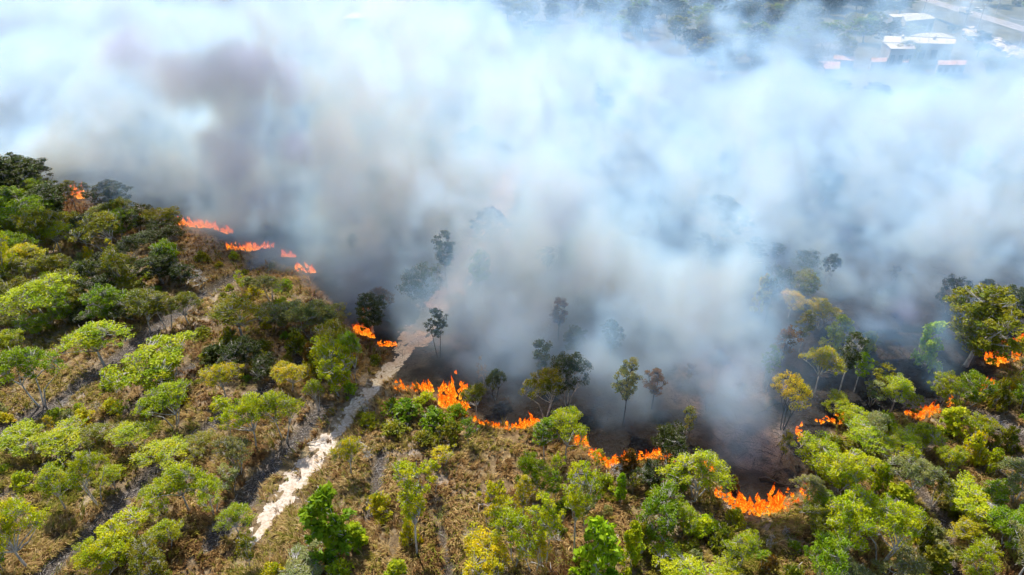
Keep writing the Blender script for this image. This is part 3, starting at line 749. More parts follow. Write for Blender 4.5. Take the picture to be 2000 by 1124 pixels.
def wheels(root, xs, ys, r=.34):
    mb = MB(); mb.tube([(-.12, 0, 0), (.12, 0, 0)], [r, r], 14); tm = mb.mesh('tyre'); mb = MB(); mb.tube([(-.13, 0, 0), (.13, 0, 0)], [r * .6, r * .6], 10); rm = mb.mesh('rim')
    for x in xs:
        for y in ys: w = link('wheel', tm, M_TYRE, root, (x, y, r)); link('rim', rm, M_METAL, w)
def truck(x, y, rz):
    root = tag(empty('parked_truck', (x, y, 1.02), rz), 'small white box truck parked at the edge of the road', 'truck')
    mb = MB(); mb.box(-1, 1, -1.6, 2.2, .9, 2.9); link('cargo_box', mb.mesh('cargo_box'), M_WHITE, root)
    mb = MB(); mb.V = [Vector(p) for s in (-.95, .95) for p in ((s, -3.1, .5), (s, -1.7, .5), (s, -1.7, 2.2), (s, -2.5, 2.2), (s, -2.95, 1.35), (s, -3.12, 1.2))]
    mb.F = [(5, 4, 3, 2, 1, 0), (6, 7, 8, 9, 10, 11)] + [(i, (i + 1) % 6, (i + 1) % 6 + 6, i + 6) for i in range(6)]; link('cab', mb.mesh('cab'), M_WHITE, root)
    mb = MB(); mb.poly([(-.85, -2.97, 1.4), (.85, -2.97, 1.4), (.85, -2.56, 2.12), (-.85, -2.56, 2.12)]); link('windscreen', mb.mesh('windscreen'), M_GLASS, root)
    mb = MB(); mb.box(-.9, .9, -3, 2.2, .45, .7); link('chassis', mb.mesh('chassis'), M_DARK, root); wheels(root, (-.9, .9), (-2.4, 1.4), .4)
    for s in (-.7, .7): mb = MB(); mb.box(s - .15, s + .15, -3.16, -3.1, .75, .95); link('headlight', mb.mesh('headlight'), M_ROOFW, root)
tx, ty = G(1881, 25, 1.5); truck(tx, ty, .1)
def car(x, y, rz, label):
    root = tag(empty('parked_car', (x, y, 1.0), rz), label, 'car')
    prof = [(-2.1, .35), (-2.1, .75), (-1.2, .9), (-.6, 1.42), (.9, 1.42), (1.6, .95), (2.1, .85), (2.1, .35)]
    mb = MB(); mb.V = [Vector((s, a, c)) for s in (-.85, .85) for a, c in prof]; k = len(prof)
    mb.F = [tuple(range(k)), tuple(range(2 * k - 1, k - 1, -1))] + [(i, i + k, (i + 1) % k + k, (i + 1) % k) for i in range(k)]; link('body', mb.mesh('body'), M_WHITE, root)
    for q in (((-.75, -1.17, .95), (.75, -1.17, .95), (.75, -.66, 1.40), (-.75, -.66, 1.40)), ((.75, 1.56, 1.0), (-.75, 1.56, 1.0), (-.75, .95, 1.40), (.75, .95, 1.40))):
        mb = MB(); mb.poly([(a * 1, b_ + (-.02 if b_ < 0 else .02), c + .01) for a, b_, c in q]); link('windscreen', mb.mesh('windscreen'), M_GLASS, root)
    for s in (-.86, .86): mb = MB(); mb.poly([(s, -.95, .98), (s, 1.35, .98), (s, .85, 1.33), (s, -.5, 1.33)]); link('side_window', mb.mesh('side_window'), M_GLASS, root)
    wheels(root, (-.78, .78), (-1.3, 1.35))
cx_, cy_ = G(1890.5, 27.5, 1); car(cx_, cy_, .1, 'white car parked right behind the white box truck')
cx_, cy_ = G(1908, 21.5, 1); car(cx_, cy_, .6, 'white car off the road among the roadside scrub')
def pole(px, py, h, label):
    x, y = G(px, py, 1); root = tag(empty('power_pole', (x, y, 1)), label, 'power pole')
    mb = MB(); mb.tube([(0, 0, -.5), (0, 0, h)], [.17, .11], 8); link('post', mb.mesh('post'), M_CONC, root)
    for z in (h - .5, h - 1.5):
        mb = MB(); mb.box(-1.1, 1.1, -.06, .06, z - .06, z + .06); ca = link('crossarm', mb.mesh('crossarm'), M_CONC, root)
        for s in (-1, -.3, .3, 1): mb = MB(); mb.tube([(s, 0, z + .06), (s, 0, z + .3)], [.06, .04], 6); link('insulator', mb.mesh('insulator'), M_ROOFW, ca)
    return Vector((x, y, 1 + h - .2))
PP = [pole(1988, 99, 11, 'concrete power pole nearest to the right edge by the rubble'), pole(1907, 62, 11, 'concrete power pole beside the dark trees at the verge'),
      pole(1883, 50, 11, 'tall concrete power pole in front of the parked truck'), pole(1803, 24, 10, 'power pole at the top between warehouse and road')]
PQ = [pole(1945, 28, 10, 'power pole on the far side of the road among scrub'), pole(2040, 62, 10, 'power pole beyond the right edge of the view')]
for a, b_, c in ((PP[0], PP[1], 'first span of power line along the verge'), (PP[1], PP[2], 'short span of power line above the verge'), (PP[2], PP[3], 'last span of power line up to the warehouse pole'), (PQ[0], PQ[1], 'span of power line across the far roadside')):
    root = tag(empty('power_line', (a.x, a.y, a.z)), c, 'power line')
    for s in (-1, -.3, .3, 1):
        mb = MB(); pts = []
        for i in range(11): q = a.lerp(b_, i / 10) - a; q.z -= 1.2 * (1 - (i / 5 - 1) ** 2); pts.append(q + Vector((s, 0, 0)))
        mb.tube(pts, [.035] * 11, 3); link('wire', mb.mesh('wire'), M_METAL, root)
# rubble and low walls
rb_ = MB(); r = random.Random(5)
for _ in range(420):
    px = r.uniform(1885, 2010); py = 62 + (px - 1885) * .40 + r.gauss(0, 5); x, y = G(px, py, 1); s = r.uniform(.3, 1.5); M_ = Matrix.Translation((x, y, .8 + s * .2)) @ Matrix.Rotation(r.uniform(0, 3), 4, 'Z') @ Matrix.Rotation(r.uniform(-.5, .5), 4, 'X')
    rb_.box(-s, s, -s * .6, s * .6, -s * .25, s * .3, M_)
tag(link('rubble', rb_.mesh('rubble'), M_RUB), 'pale heap of broken rubble strewn along the verge', 'rubble', kind='stuff')
# far woodland, each tree its own
n = 0; tries = 0
def far_ok(x, y):
    if 204 < x < 250 and y > 180: return False
    u = 1000 + FPX * x / depth(y, 4); v = 562 - FPX * ((y * SP - 56 * CP) / depth(y, 4))
    if u > 1585 and v > 18 and x < 215 and v < 150: return r.random() < .12
    return True
while n < 285 and tries < 6000:
    tries += 1; z = r.random()
    if z < .74: y = r.uniform(255, 455); x = r.uniform(.26, .56) * y
    elif z < .92: y = r.uniform(300, 460); x = r.uniform(-.06, .26) * y
    else: x, y = r.uniform(250, 330), r.uniform(320, 520)
    if not far_ok(x, y) or any((x - a) ** 2 + (y - b) ** 2 < 20 for a, b, c in PLACED): continue
    n += 1
    place(x, y, r.uniform(8, 13), r.uniform(8, 12.5), 'F' if r.random() < .75 else 'R', r.choice(['green', 'dark', 'dark', 'olive']), 'tree in the distant woodland beyond the smoke' if x < 215 else 'tree growing on the far side of the road', 'trees of the distant woodland' if x < 215 else 'trees beyond the road')
for px, py, ty_, w_, lab in ((1858, 62, 44, 26, 'dark round tree by the end of the long white hall'), (1876, 60, 47, 20, 'small dark tree touching the dark round tree'), (1745, 18, 5, 30, 'dark tree left of the road top'), (1960, 22, 2, 30, 'dark green roadside tree at the top right'), (1985, 16, -8, 30, 'dark roadside tree in the top right corner'), (1928, 28, 20, 12, 'small roadside bush beyond the road')):
    tree_px(px, py, ty_, w_, 'R', 'dark', lab)

# ------------------------------------------------------------------ fallen dead branches
def dead(name, px, py, L_, ang, label, cat='branch', n_side=5, r0=.09, seed=0, m=None, up=.25):
    r = random.Random(seed + 900); x, y = G(px, py); root = tag(empty(name, (x, y, hz(x, y) + .06), ang), label, cat)
    mb = MB(); pts = [Vector((L_ * (i / 8 - .5), r.uniform(-.1, .1) * L_ * .6, .1 + up * sin(pi * i / 8) + r.uniform(0, .08))) for i in range(9)]
    mb.tube(pts, [r0 * (1 - .75 * i / 8) for i in range(9)], 6); link('limb', mb.mesh('limb', True), m or M_DEAD, root)
    for k in range(n_side):
        i = r.randint(2, 7); p = pts[i]; s = r.choice((-1, 1)); l = L_ * r.uniform(.18, .4); e = p + Vector((l * .5, s * l * .8, r.uniform(-.05, .6)))
        mb = MB(); mb.tube([p, (p + e) / 2 + Vector((0, 0, .15)), e], [r0 * .5, r0 * .35, r0 * .12], 4); link('side_branch', mb.mesh('side_branch', True), m or M_DEAD, root)
for i, a in enumerate([(622, 868, 2.6, .3, 'bleached fallen branch with curling twigs right of the sandy track'), (708, 872, 2.8, 2.6, 'pale twiggy dead branch beside the yellow green tree'), (1172, 935, 2.6, .5, 'forked white branch lying on bare brown ground below the fire'),
     (1165, 955, 2, -.7, 'curved pale branch just below the forked white branch'), (1060, 1112, 4.0, 2.7, 'large forked dead branch at the bottom, left of the bright bush'), (950, 992, 3.6, -.6, 'bent bleached branch standing out of the lower middle saplings'),
     (1350, 985, 2.6, .2, 'dead branch in the black hollow right of the twisted tree'), (1250, 1075, 2, .4, 'short pale branch in front of the wide green cluster'), (1945, 925, 3, -.9, 'long bleached branch on the right slope'), (1800, 930, 2.6, -.6, 'white twisted branch above the right bush mass'),
     (1240, 1036, 1.6, .9, 'small pale stick between the lower middle bushes'), (100, 905, 3.4, .2, 'white limb lying under the left crown band'), (800, 1010, 1.5, .4, 'short stick left of the tall straight tree')]):
    dead('dead_branch', *a, seed=i)
dead('fallen_log', 1515, 1098, 5.0, -.42, 'long pale fallen log in the straw below the right fire', 'log', 2, .14, 31, up=.05)
dead('fallen_log', 1530, 948, 5.5, -.25, 'charred log lying across the ash patch', 'log', 3, .16, 32, M_CHAR, .05)
dead('fallen_log', 1500, 800, 5, .5, 'charred log on the burnt slope in thin smoke', 'log', 3, .14, 33, M_CHAR, .05)
for k in range(14):
    rr = random.Random(k); dead('dead_branch', 1950 + rr.uniform(-35, 35), 832 + rr.uniform(-14, 16), rr.uniform(2, 3.6), -.5 + rr.uniform(-.35, .35), 'grey dead branch in the tangled pile on the right slope', 'branch', 3, .07, 50 + k)
for o in list(COL.objects):
    if o.get('label', '').startswith('grey dead branch in the tangled'): o['group'] = 'branches in the tangled pile'

# ------------------------------------------------------------------ flames
def flame_mesh(seed):
    r = random.Random(seed); V, F, C = [], [], []; nl, ns = 9, 7
    ph = r.uniform(0, 6); tw = r.uniform(-1.2, 1.2); bx, by = r.uniform(-.12, .12), r.uniform(.0, .3)
    for i in range(nl + 1):
        t = i / nl; rad = .26 * (sin(pi * min(1, t * .8 + .22)) ** .9) * (1 - t) ** .55 + .004
        cx = bx * t * t * 2 + .10 * sin(ph + t * 6) * t; cy = by * t * t * 1.6 + .08 * cos(ph * 1.3 + t * 5) * t
        for k in range(ns):
            a = 2 * pi * k / ns + tw * t * 2; q = rad * (1 + .35 * sin(2 * a + ph) + .2 * sin(5 * t * 3 + a))
            V.append((cx + q * cos(a), cy + q * sin(a) * .6, t - .04)); C.append((t, r.random(), 0))
    for i in range(nl):
        for k in range(ns): a = i * ns + k; b = i * ns + (k + 1) % ns; F.append((a, b, b + ns, a + ns))
    me = mesh_np('flame', V, F, ('leaf', np.array(C))); me.polygons.foreach_set('use_smooth', [True] * len(me.polygons)); me.materials.append(M_FLAME); return me
FL = [flame_mesh(s) for s in range(10)]
FIRES = [([(768, 762), (800, 765), (845, 768)], 1.8, 30, 'fire at the left end of the main front beside the sandy track', 1.1),
 ([(858, 790), (885, 805), (915, 812)], 3.9, 80, 'tallest blaze of the main front, burning over a bush', 3.2),
 ([(925, 822), (955, 832), (1000, 840), (1055, 830)], 1.9, 62, 'curved fire line between the tallest blaze and the bright tree', .9),
 ([(1122, 868), (1150, 880)], 2.0, 16, 'ragged flames just right of the bright white stemmed tree', 1.3),
 ([(1152, 890), (1185, 915), (1215, 905), (1262, 898)], 2.2, 64, 'v shaped fire line under the black burnt ground', 1.0),
 ([(1265, 902), (1310, 905), (1352, 915), (1400, 925)], 2.4, 44, 'flames glowing through the tree with twisted white limbs', 1.2),
 ([(1402, 972), (1440, 1000), (1485, 1012), (1530, 1002), (1556, 985)], 2.7, 110, 'biggest fire line at the lower right of the ash patch', 1.6),
 ([(1574, 985), (1572, 955)], 2.0, 8, 'narrow flame climbing the grey branched tree', .5),
 ([(1560, 868), (1566, 835)], 2, 9, 'small flames beside the charred forked trunk', .7),
 ([(1600, 830), (1640, 828), (1660, 815)], 1.8, 18, 'small flames hidden behind the round lime tree', 1.0),
 ([(1690, 835), (1712, 818)], 2, 12, 'patchy flames between two lime crowns on the right', .9),
 ([(1770, 812), (1800, 822), (1832, 812)], 2.3, 34, 'low flames above the lime bushes on the right', 1.1),
 ([(1850, 800), (1868, 788)], 2.0, 9, 'few flames beside the green tree on the right', .8),
 ([(1912, 768), (1932, 768), (1948, 758)], 2.7, 28, 'blazing bush on the right slope', 1.4),
 ([(1930, 712), (1955, 718), (1990, 705), (2015, 690)], 3.0, 34, 'large fire at the right edge under the dark trees', 1.5),
 ([(1965, 675), (2000, 665)], 2.4, 16, 'upper flames of the right edge behind bare stems', 1.2),
 ([(692, 645), (702, 655), (730, 662)], 2.6, 34, 'tall flames in smoke left of the sandy track', 1.3),
 ([(738, 676), (756, 676), (774, 676)], 1.7, 24, 'low flames touching the left side of the sandy track', .8),
 ([(350, 440), (372, 446), (408, 446), (448, 458)], 2.9, 60, 'long orange fire line seen through smoke at left', 1.6),
 ([(444, 488), (470, 492), (495, 490), (535, 484)], 2.3, 50, 'bright low fire line in smoke below the long one', 1.5),
 ([(548, 502), (578, 502)], 2.6, 12, 'small faint fire in smoke left of centre', 1.2),
 ([(575, 530), (592, 530), (612, 536)], 2.4, 10, 'faintest pinkish fire in the left smoke', 1.2),
 ([(140, 388), (158, 392), (172, 386)], 4.6, 26, 'far fire at the foot of the thin grey trees', 1.8),
 ([(706, 620), (720, 616)], 2.4, 8, 'faint flames in smoke above the tall flames', 1.2),
 ([(262, 424), (272, 426)], 2, 5, 'tiny far fire under the greyish tree', .8)]
for pts, hgt_, n, lab, wd in FIRES:
    W = [Vector((*G(*p), 0)) for p in pts]; c0 = sum(W, Vector()) / len(W); root = tag(empty('grass_fire', (c0.x, c0.y, hz(c0.x, c0.y))), lab, 'fire')
    L_ = [0]
    for a, b_ in zip(W, W[1:]): L_.append(L_[-1] + (b_ - a).length)
    r = random.Random(len(lab)); ph = r.uniform(0, 6)
    n = int(n * 1.5)
    for i in range(n):
        s = L_[-1] * (i + r.random()) / n; x = float(np.interp(s, L_, [p.x for p in W])) + r.gauss(0, .12); y = float(np.interp(s, L_, [p.y for p in W])) + abs(r.gauss(0, wd * .6))
        env = .62 + .38 * sin(s * 1.1 + ph) * sin(s * .43 + 2 * ph); h = hgt_ * .82 * max(.25, env) * r.choice((.28, .4, .55, .75, 1.15))
        o = bpy.data.objects.new('flame', FL[r.randrange(10)]); COL.objects.link(o); o.parent = root
        w_ = .55 + .42 * h * r.uniform(.6, 1.3)
        o.location = (x - c0.x, y - c0.y, hz(x, y) - root.location.z - .05); o.scale = (w_, w_ * .9, h); o.rotation_euler = (r.gauss(-.12, .14), r.gauss(-.12, .2), r.uniform(-.9, .9))

# ------------------------------------------------------------------ grass, ground cover, litter
def scatter(n, ylo=38, yhi=112, p=1.6):
    y = ylo + (yhi - ylo) * nr.rand(n) ** p; D = y * CP + 60 * SP; x = (nr.rand(n) * 2 - 1) * D * .80; return x, y
x, y = scatter(125000, 38, 150, 2.0); dT, wT = track_mask(x, y); bmk = burnt_mask(x, y); dm = ditch_mask(x, y); cov = fbm(x, y, .7, 3, 41); big = fbm(x, y, .08, 3, 42)
keep = (bmk < .15) & ((dT > wT + .25) | (nr.rand(len(x)) < .07)) & (dm < .35) & (nr.rand(len(x)) < sstep(.30, .5, cov) * .95 + .05)
x, y, cov, big = x[keep], y[keep], cov[keep], big[keep]; T = len(x); z = hgt(x, y); NB = 8
fl = fbm(x, y, .12, 3, 51) * 9; mat_ = fbm(x, y, .35, 3, 52)
hue = np.clip(fbm(x, y, .16, 4, 53) + .04 + nr.normal(0, .12, T), 0, 1)
pal = np.array([(.11, .048, .015), (.21, .11, .036), (.38, .235, .085), (.56, .40, .18), (.32, .25, .04), (.19, .20, .018)]); tone = np.interp(hue, [.2, .36, .5, .62, .72, .9], range(6))
tus = nr.rand(T) < .07; tone = np.where(tus, nr.uniform(3.6, 5, T), tone)
i0 = np.floor(tone).astype(int).clip(0, 4); ff = (tone - i0)[:, None]; colt = pal[i0] * (1 - ff) + pal[i0 + 1] * ff
B = lambda a: np.repeat(a, NB, 0)
N_ = T * NB; ang = B(fl + nr.normal(0, .45, T)) + nr.normal(0, .6, N_); ln = B(np.clip(nr.normal(.78, .2, T) * (.6 + .9 * mat_), .25, 1.6)) * nr.uniform(.6, 1.2, N_); ln = ln * np.where(B(tus), 1.6, 1.0); lean = np.where(B(tus), .6, 1) * B(.35 + 1.1 * mat_) * nr.uniform(.5, 1.3, N_)
ca, sa = np.cos(ang), np.sin(ang); r_ = .13 * nr.rand(N_); a2 = nr.rand(N_) * 6.28; bx, by, bz = B(x) + r_ * np.cos(a2), B(y) + r_ * np.sin(a2), B(z) - .03
wd = nr.uniform(.018, .045, N_); px, py = -sa * wd, ca * wd
sl, cl_ = np.sin(np.clip(lean, 0, 1.35)), np.cos(np.clip(lean, 0, 1.35)); mx, my, mz = bx + ca * sl * ln * .42, by + sa * sl * ln * .42, bz + ln * .6 * (cl_ * .6 + .4); tx_, ty_, tz = bx + ca * sl * ln * 1.05, by + sa * sl * ln * 1.05, bz + ln * cl_ * .9
Vv = np.stack([np.stack([bx - px, by - py, bz], 1), np.stack([bx + px, by + py, bz], 1), np.stack([mx + px, my + py, mz], 1), np.stack([mx - px, my - py, mz], 1), np.stack([tx_, ty_, tz], 1)], 1).reshape(-1, 3)
base = np.arange(N_)[:, None] * 5
Q = np.concatenate([base + np.array([0, 1, 2]), base + np.array([0, 2, 3]), base + np.array([3, 2, 4])]); cc = np.repeat(B(colt) * nr.uniform(.78, 1.24, (N_, 1)), 5, 0)
tag(link('dry_grass', mesh_np('dry_grass', Vv, Q, ('leaf', cc), 3), M_GRASS), 'tangled straw and brown dry grass covering the unburnt ground', 'grass', kind='stuff')
# leafy ground cover
def clumps(n, leaves, rad, zz, sz, pal, ylo, yhi, o, thr, burnt=False, xr=None):
    x, y = scatter(n, ylo, yhi, 1.5); bmk = burnt_mask(x, y); dT, wT = track_mask(x, y); dens = fbm(x, y, .11, 3, o) + .12 * (x > 30) - .06 * ((x > -14) & (x < 22) & (y > 52))
    k = ((bmk > .6) if burnt else (bmk < .1)) & (dT > wT + .4) & (ditch_mask(x, y) < .3) & (dens > thr); x, y = x[k], y[k]; T = len(x); N_ = T * leaves; z = hgt(x, y); R_ = np.repeat(nr.uniform(.5, 1.4, T) * rad, leaves)
    d = nr.normal(size=(N_, 3)); d /= np.linalg.norm(d, axis=1)[:, None]; d[:, 2] = abs(d[:, 2]); q = R_ * nr.rand(N_) ** .5
    P3 = np.stack([np.repeat(x, leaves), np.repeat(y, leaves), np.repeat(z, leaves)], 1) + d * q[:, None] * np.array([1, 1, zz]) + np.array([0, 0, .03])
    nn = nr.normal(size=(N_, 3)) * .6 + np.array([0, 0, .6]) + d * .4; nn /= np.linalg.norm(nn, axis=1)[:, None]; u = np.cross(nn, nr.normal(size=(N_, 3))); u /= np.linalg.norm(u, axis=1)[:, None]; w = np.cross(nn, u)
    s = sz * nr.uniform(.5, 1.3, N_)[:, None]; Vv = np.stack([P3 - u * s, P3 + w * s * .5, P3 + u * s, P3 - w * s * .5], 1).reshape(-1, 3)
    c = np.repeat(np.array(pal)[nr.randint(0, len(pal), T)], leaves, 0) * nr.uniform(.6, 1.4, (N_, 1)); return mesh_np('c', Vv, np.arange(N_ * 4).reshape(-1, 4), ('leaf', np.repeat(c, 4, 0)))
tag(link('ground_cover', clumps(15000, 30, .8, .8, .08, [(.22, .25, .014), (.30, .32, .014), (.15, .20, .012), (.34, .29, .03), (.17, .13, .03), (.26, .28, .09), (.20, .10, .02)], 39, 125, 61, .465), M_GRASS), 'low yellow green scrub leaves growing through the grass', 'scrub', kind='stuff')
tag(link('charred_stubble', clumps(16000, 16, .4, .9, .06, [(.012, .011, .011), (.02, .017, .015), (.05, .035, .025), (.11, .09, .08)], 45, 125, 67, .42, True), M_GRASS), 'blackened stubble and scorched tufts on the burnt ground', 'stubble', kind='stuff')
# sticks and litter in ditches and on burnt ground
def sticks(n, burnt, m, name, label, ls, rs):
    x, y = scatter(n, 40, 125, 1.4); k = (burnt_mask(x, y) > .7) if burnt else ((ditch_mask(x, y) > .25) & (burnt_mask(x, y) < .3)); x, y = x[k], y[k]; N_ = len(x); z = hgt(x, y)
    a = nr.rand(N_) * 6.28; l = nr.uniform(*ls, N_) * .5; el = nr.normal(.06, .22, N_); dx, dy, dz = np.cos(a) * l, np.sin(a) * l, np.sin(el) * l; rr = nr.uniform(*rs, N_); c = np.stack([x, y, z + .06 + abs(dz)], 1); d = np.stack([dx, dy, dz], 1)
    s = np.stack([-np.sin(a) * rr, np.cos(a) * rr, 0 * a], 1); u = np.stack([0 * a, 0 * a, rr * 1.4], 1)
    Vv = np.stack([c - d - s, c - d + s, c - d + u, c + d - s * .5, c + d + s * .5, c + d + u * .5], 1).reshape(-1, 3); b0 = np.arange(N_)[:, None] * 6
    Fq = np.concatenate([b0 + np.array([0, 1, 4, 3]), b0 + np.array([1, 2, 5, 4]), b0 + np.array([2, 0, 3, 5])]); tag(link(name, mesh_np(name, Vv, Fq), m), label, 'litter', kind='stuff')
sticks(15000, False, M_DEAD, 'twig_litter', 'grey twigs and bark strewn along the ditches', (.3, 1.3), (.012, .04))
sticks(14000, True, M_CHAR, 'charred_litter', 'charred sticks scattered over the burnt ground', (.3, 1.6), (.012, .045))

# ------------------------------------------------------------------ smoke
def smoke_volume(name, label, box, vox, color, sigma, aniso, build, absorb=None):
    ng = bpy.data.node_groups.new(name, 'GeometryNodeTree'); ng.interface.new_socket('Geometry', in_out='OUTPUT', socket_type='NodeSocketGeometry')
    N, K = ng.nodes, ng.links
    vc = N.new('GeometryNodeVolumeCube'); out = N.new('NodeGroupOutput'); sm = N.new('GeometryNodeSetMaterial')
    vc.inputs['Min'].default_value = box[0]; vc.inputs['Max'].default_value = box[1]
    for k, ax in enumerate('XYZ'): vc.inputs['Resolution ' + ax].default_value = int((box[1][k] - box[0][k]) / (vox if k < 2 else vox * .8))
    K.new(build(ng), vc.inputs['Density']); K.new(vc.outputs[0], sm.inputs[0]); K.new(sm.outputs[0], out.inputs[0])
    m = bpy.data.materials.new(name); m.use_nodes = True; t = m.node_tree; t.nodes.clear(); mo = t.nodes.new('ShaderNodeOutputMaterial')
    s = t.nodes.new('ShaderNodeVolumeScatter'); s.inputs['Color'].default_value = (*color, 1); s.inputs['Anisotropy'].default_value = aniso
    de = mathn(t, 'MULTIPLY', attr(t, 'density', 'Fac'), sigma); t.links.new(de, s.inputs['Density']); sh = s.outputs[0]
    if absorb:
        ab = t.nodes.new('ShaderNodeVolumeAbsorption'); ab.inputs['Color'].default_value = (*absorb, 1); t.links.new(de, ab.inputs['Density'])
        ad = t.nodes.new('ShaderNodeAddShader'); t.links.new(sh, ad.inputs[0]); t.links.new(ab.outputs[0], ad.inputs[1]); sh = ad.outputs[0]
    t.links.new(sh, mo.inputs['Volume']); sm.inputs['Material'].default_value = m
    c = [(box[0][k] + box[1][k]) / 2 for k in range(3)]
    me = bpy.data.meshes.new(name); me.from_pydata([(c[0], c[1], c[2]), (c[0] + .01, c[1], c[2]), (c[0], c[1] + .01, c[2])], [], [(0, 1, 2)]); me.materials.append(m)
    o = tag(bpy.data.objects.new(name, me), label, 'smoke', kind='stuff'); COL.objects.link(o); md = o.modifiers.new('smoke', 'NODES'); md.node_group = ng; return o
class NF:
    """tiny field-building helper"""
    def __init__(s, ng): s.N, s.K = ng.nodes, ng.links; s.pos = s.N.new('GeometryNodeInputPosition').outputs[0]; q = s.N.new('ShaderNodeSeparateXYZ'); s.K.new(s.pos, q.inputs[0]); s.x, s.y, s.z = q.outputs
    def m(s, op, a, b=None, c=None, clamp=False):
        n = s.N.new('ShaderNodeMath'); n.operation = op; n.use_clamp = clamp
        for i, v in zip(n.inputs, (a, b, c)):
            if v is None: continue
            if isinstance(v, (int, float)): i.default_value = v
            else: s.K.new(v, i)
        return n.outputs[0]
    def v(s, op, a, b):
        n = s.N.new('ShaderNodeVectorMath'); n.operation = op
        for i, q in zip(n.inputs, (a, b)):
            if isinstance(q, (tuple, list)): i.default_value = q
            elif q is not None: s.K.new(q, i)
        return n.outputs['Value'] if op == 'LENGTH' else n.outputs[0]
    def noise(s, sc_, det=5, vec=None, rough=.55, col=False, dist=0):
        n = s.N.new('ShaderNodeTexNoise'); n.inputs['Scale'].default_value = sc_; n.inputs['Detail'].default_value = det; n.inputs['Roughness'].default_value = rough; n.inputs['Distortion'].default_value = dist
        s.K.new(vec if vec is not None else s.pos, n.inputs['Vector']); return n.outputs['Color' if col else 'Fac']
    def mr(s, v, a, b, c=0., d=1., smooth=True):
        n = s.N.new('ShaderNodeMapRange'); n.interpolation_type = 'SMOOTHSTEP' if smooth else 'LINEAR'; n.clamp = True
        for i, q in zip(n.inputs[:5], (v, a, b, c, d)):
            if isinstance(q, (int, float)): i.default_value = q
            else: s.K.new(q, i)
        return n.outputs[0]
    def curve(s, v, pts, x0, x1, y0, y1):
        n = s.N.new('ShaderNodeFloatCurve'); c = n.mapping.curves[0]; P = sorted(((p[0] - x0) / (x1 - x0), (p[1] - y0) / (y1 - y0)) for p in pts)
        P = [(min(1, max(0, a)), b) for a, b in P]
        while len(c.points) < len(P): c.points.new(.5, .5)
        for q, p in zip(c.points, P): q.location = p; q.handle_type = 'VECTOR'
        n.mapping.use_clip = False; n.mapping.update(); s.K.new(s.m('DIVIDE', s.m('SUBTRACT', v, x0), x1 - x0), n.inputs['Value'])
        return s.m('MULTIPLY_ADD', n.outputs[0], y1 - y0, y0)
    def warp(s, amp1, sc1, amp2, sc2, stretch=None):
        w1 = s.v('MULTIPLY', s.v('SUBTRACT', s.noise(sc1, 2, col=True), (.5, .5, .5)), (amp1,) * 3); p = s.v('ADD', s.pos, w1)
        w2 = s.v('MULTIPLY', s.v('SUBTRACT', s.noise(sc2, 3, vec=p, col=True), (.5, .5, .5)), (amp2,) * 3); return s.v('ADD', p, w2)
    def puff(s, P, c, r, w, acc, e0=1.0, e1=.15):
        d = s.v('LENGTH', s.v('DIVIDE', s.v('SUBTRACT', P, c), r), None); q = s.m('MULTIPLY', s.mr(d, e0, e1), w); return q if acc is None else s.m('ADD', acc, q)
def at(px, py, y):
    """the point at ground distance y seen at the photograph pixel"""
    v = (562 - py) / FPX; z = height_at(y, py); return ((px - 1000) / FPX * depth(y, z), y, z)
def puffs_from(nf, P, rows, acc):
    # rows: px, py, distance, half width px, half height px, depth half size m, weight
    for px, py, y, hw, hh, ry, w in rows:
        c = at(px, py, y); D = depth(y, c[2]); acc = nf.puff(P, c, (hw / FPX * D, ry, hh / FPX * D), w, acc)
    return acc
FCV = [(x_, y_) for x_, y_ in zip(FX, FY) if -150 < x_ < 150]
X0, X1 = -150, 150; FCV = [(X0, float(front(X0)))] + FCV + [(X1, float(front(X1)))]
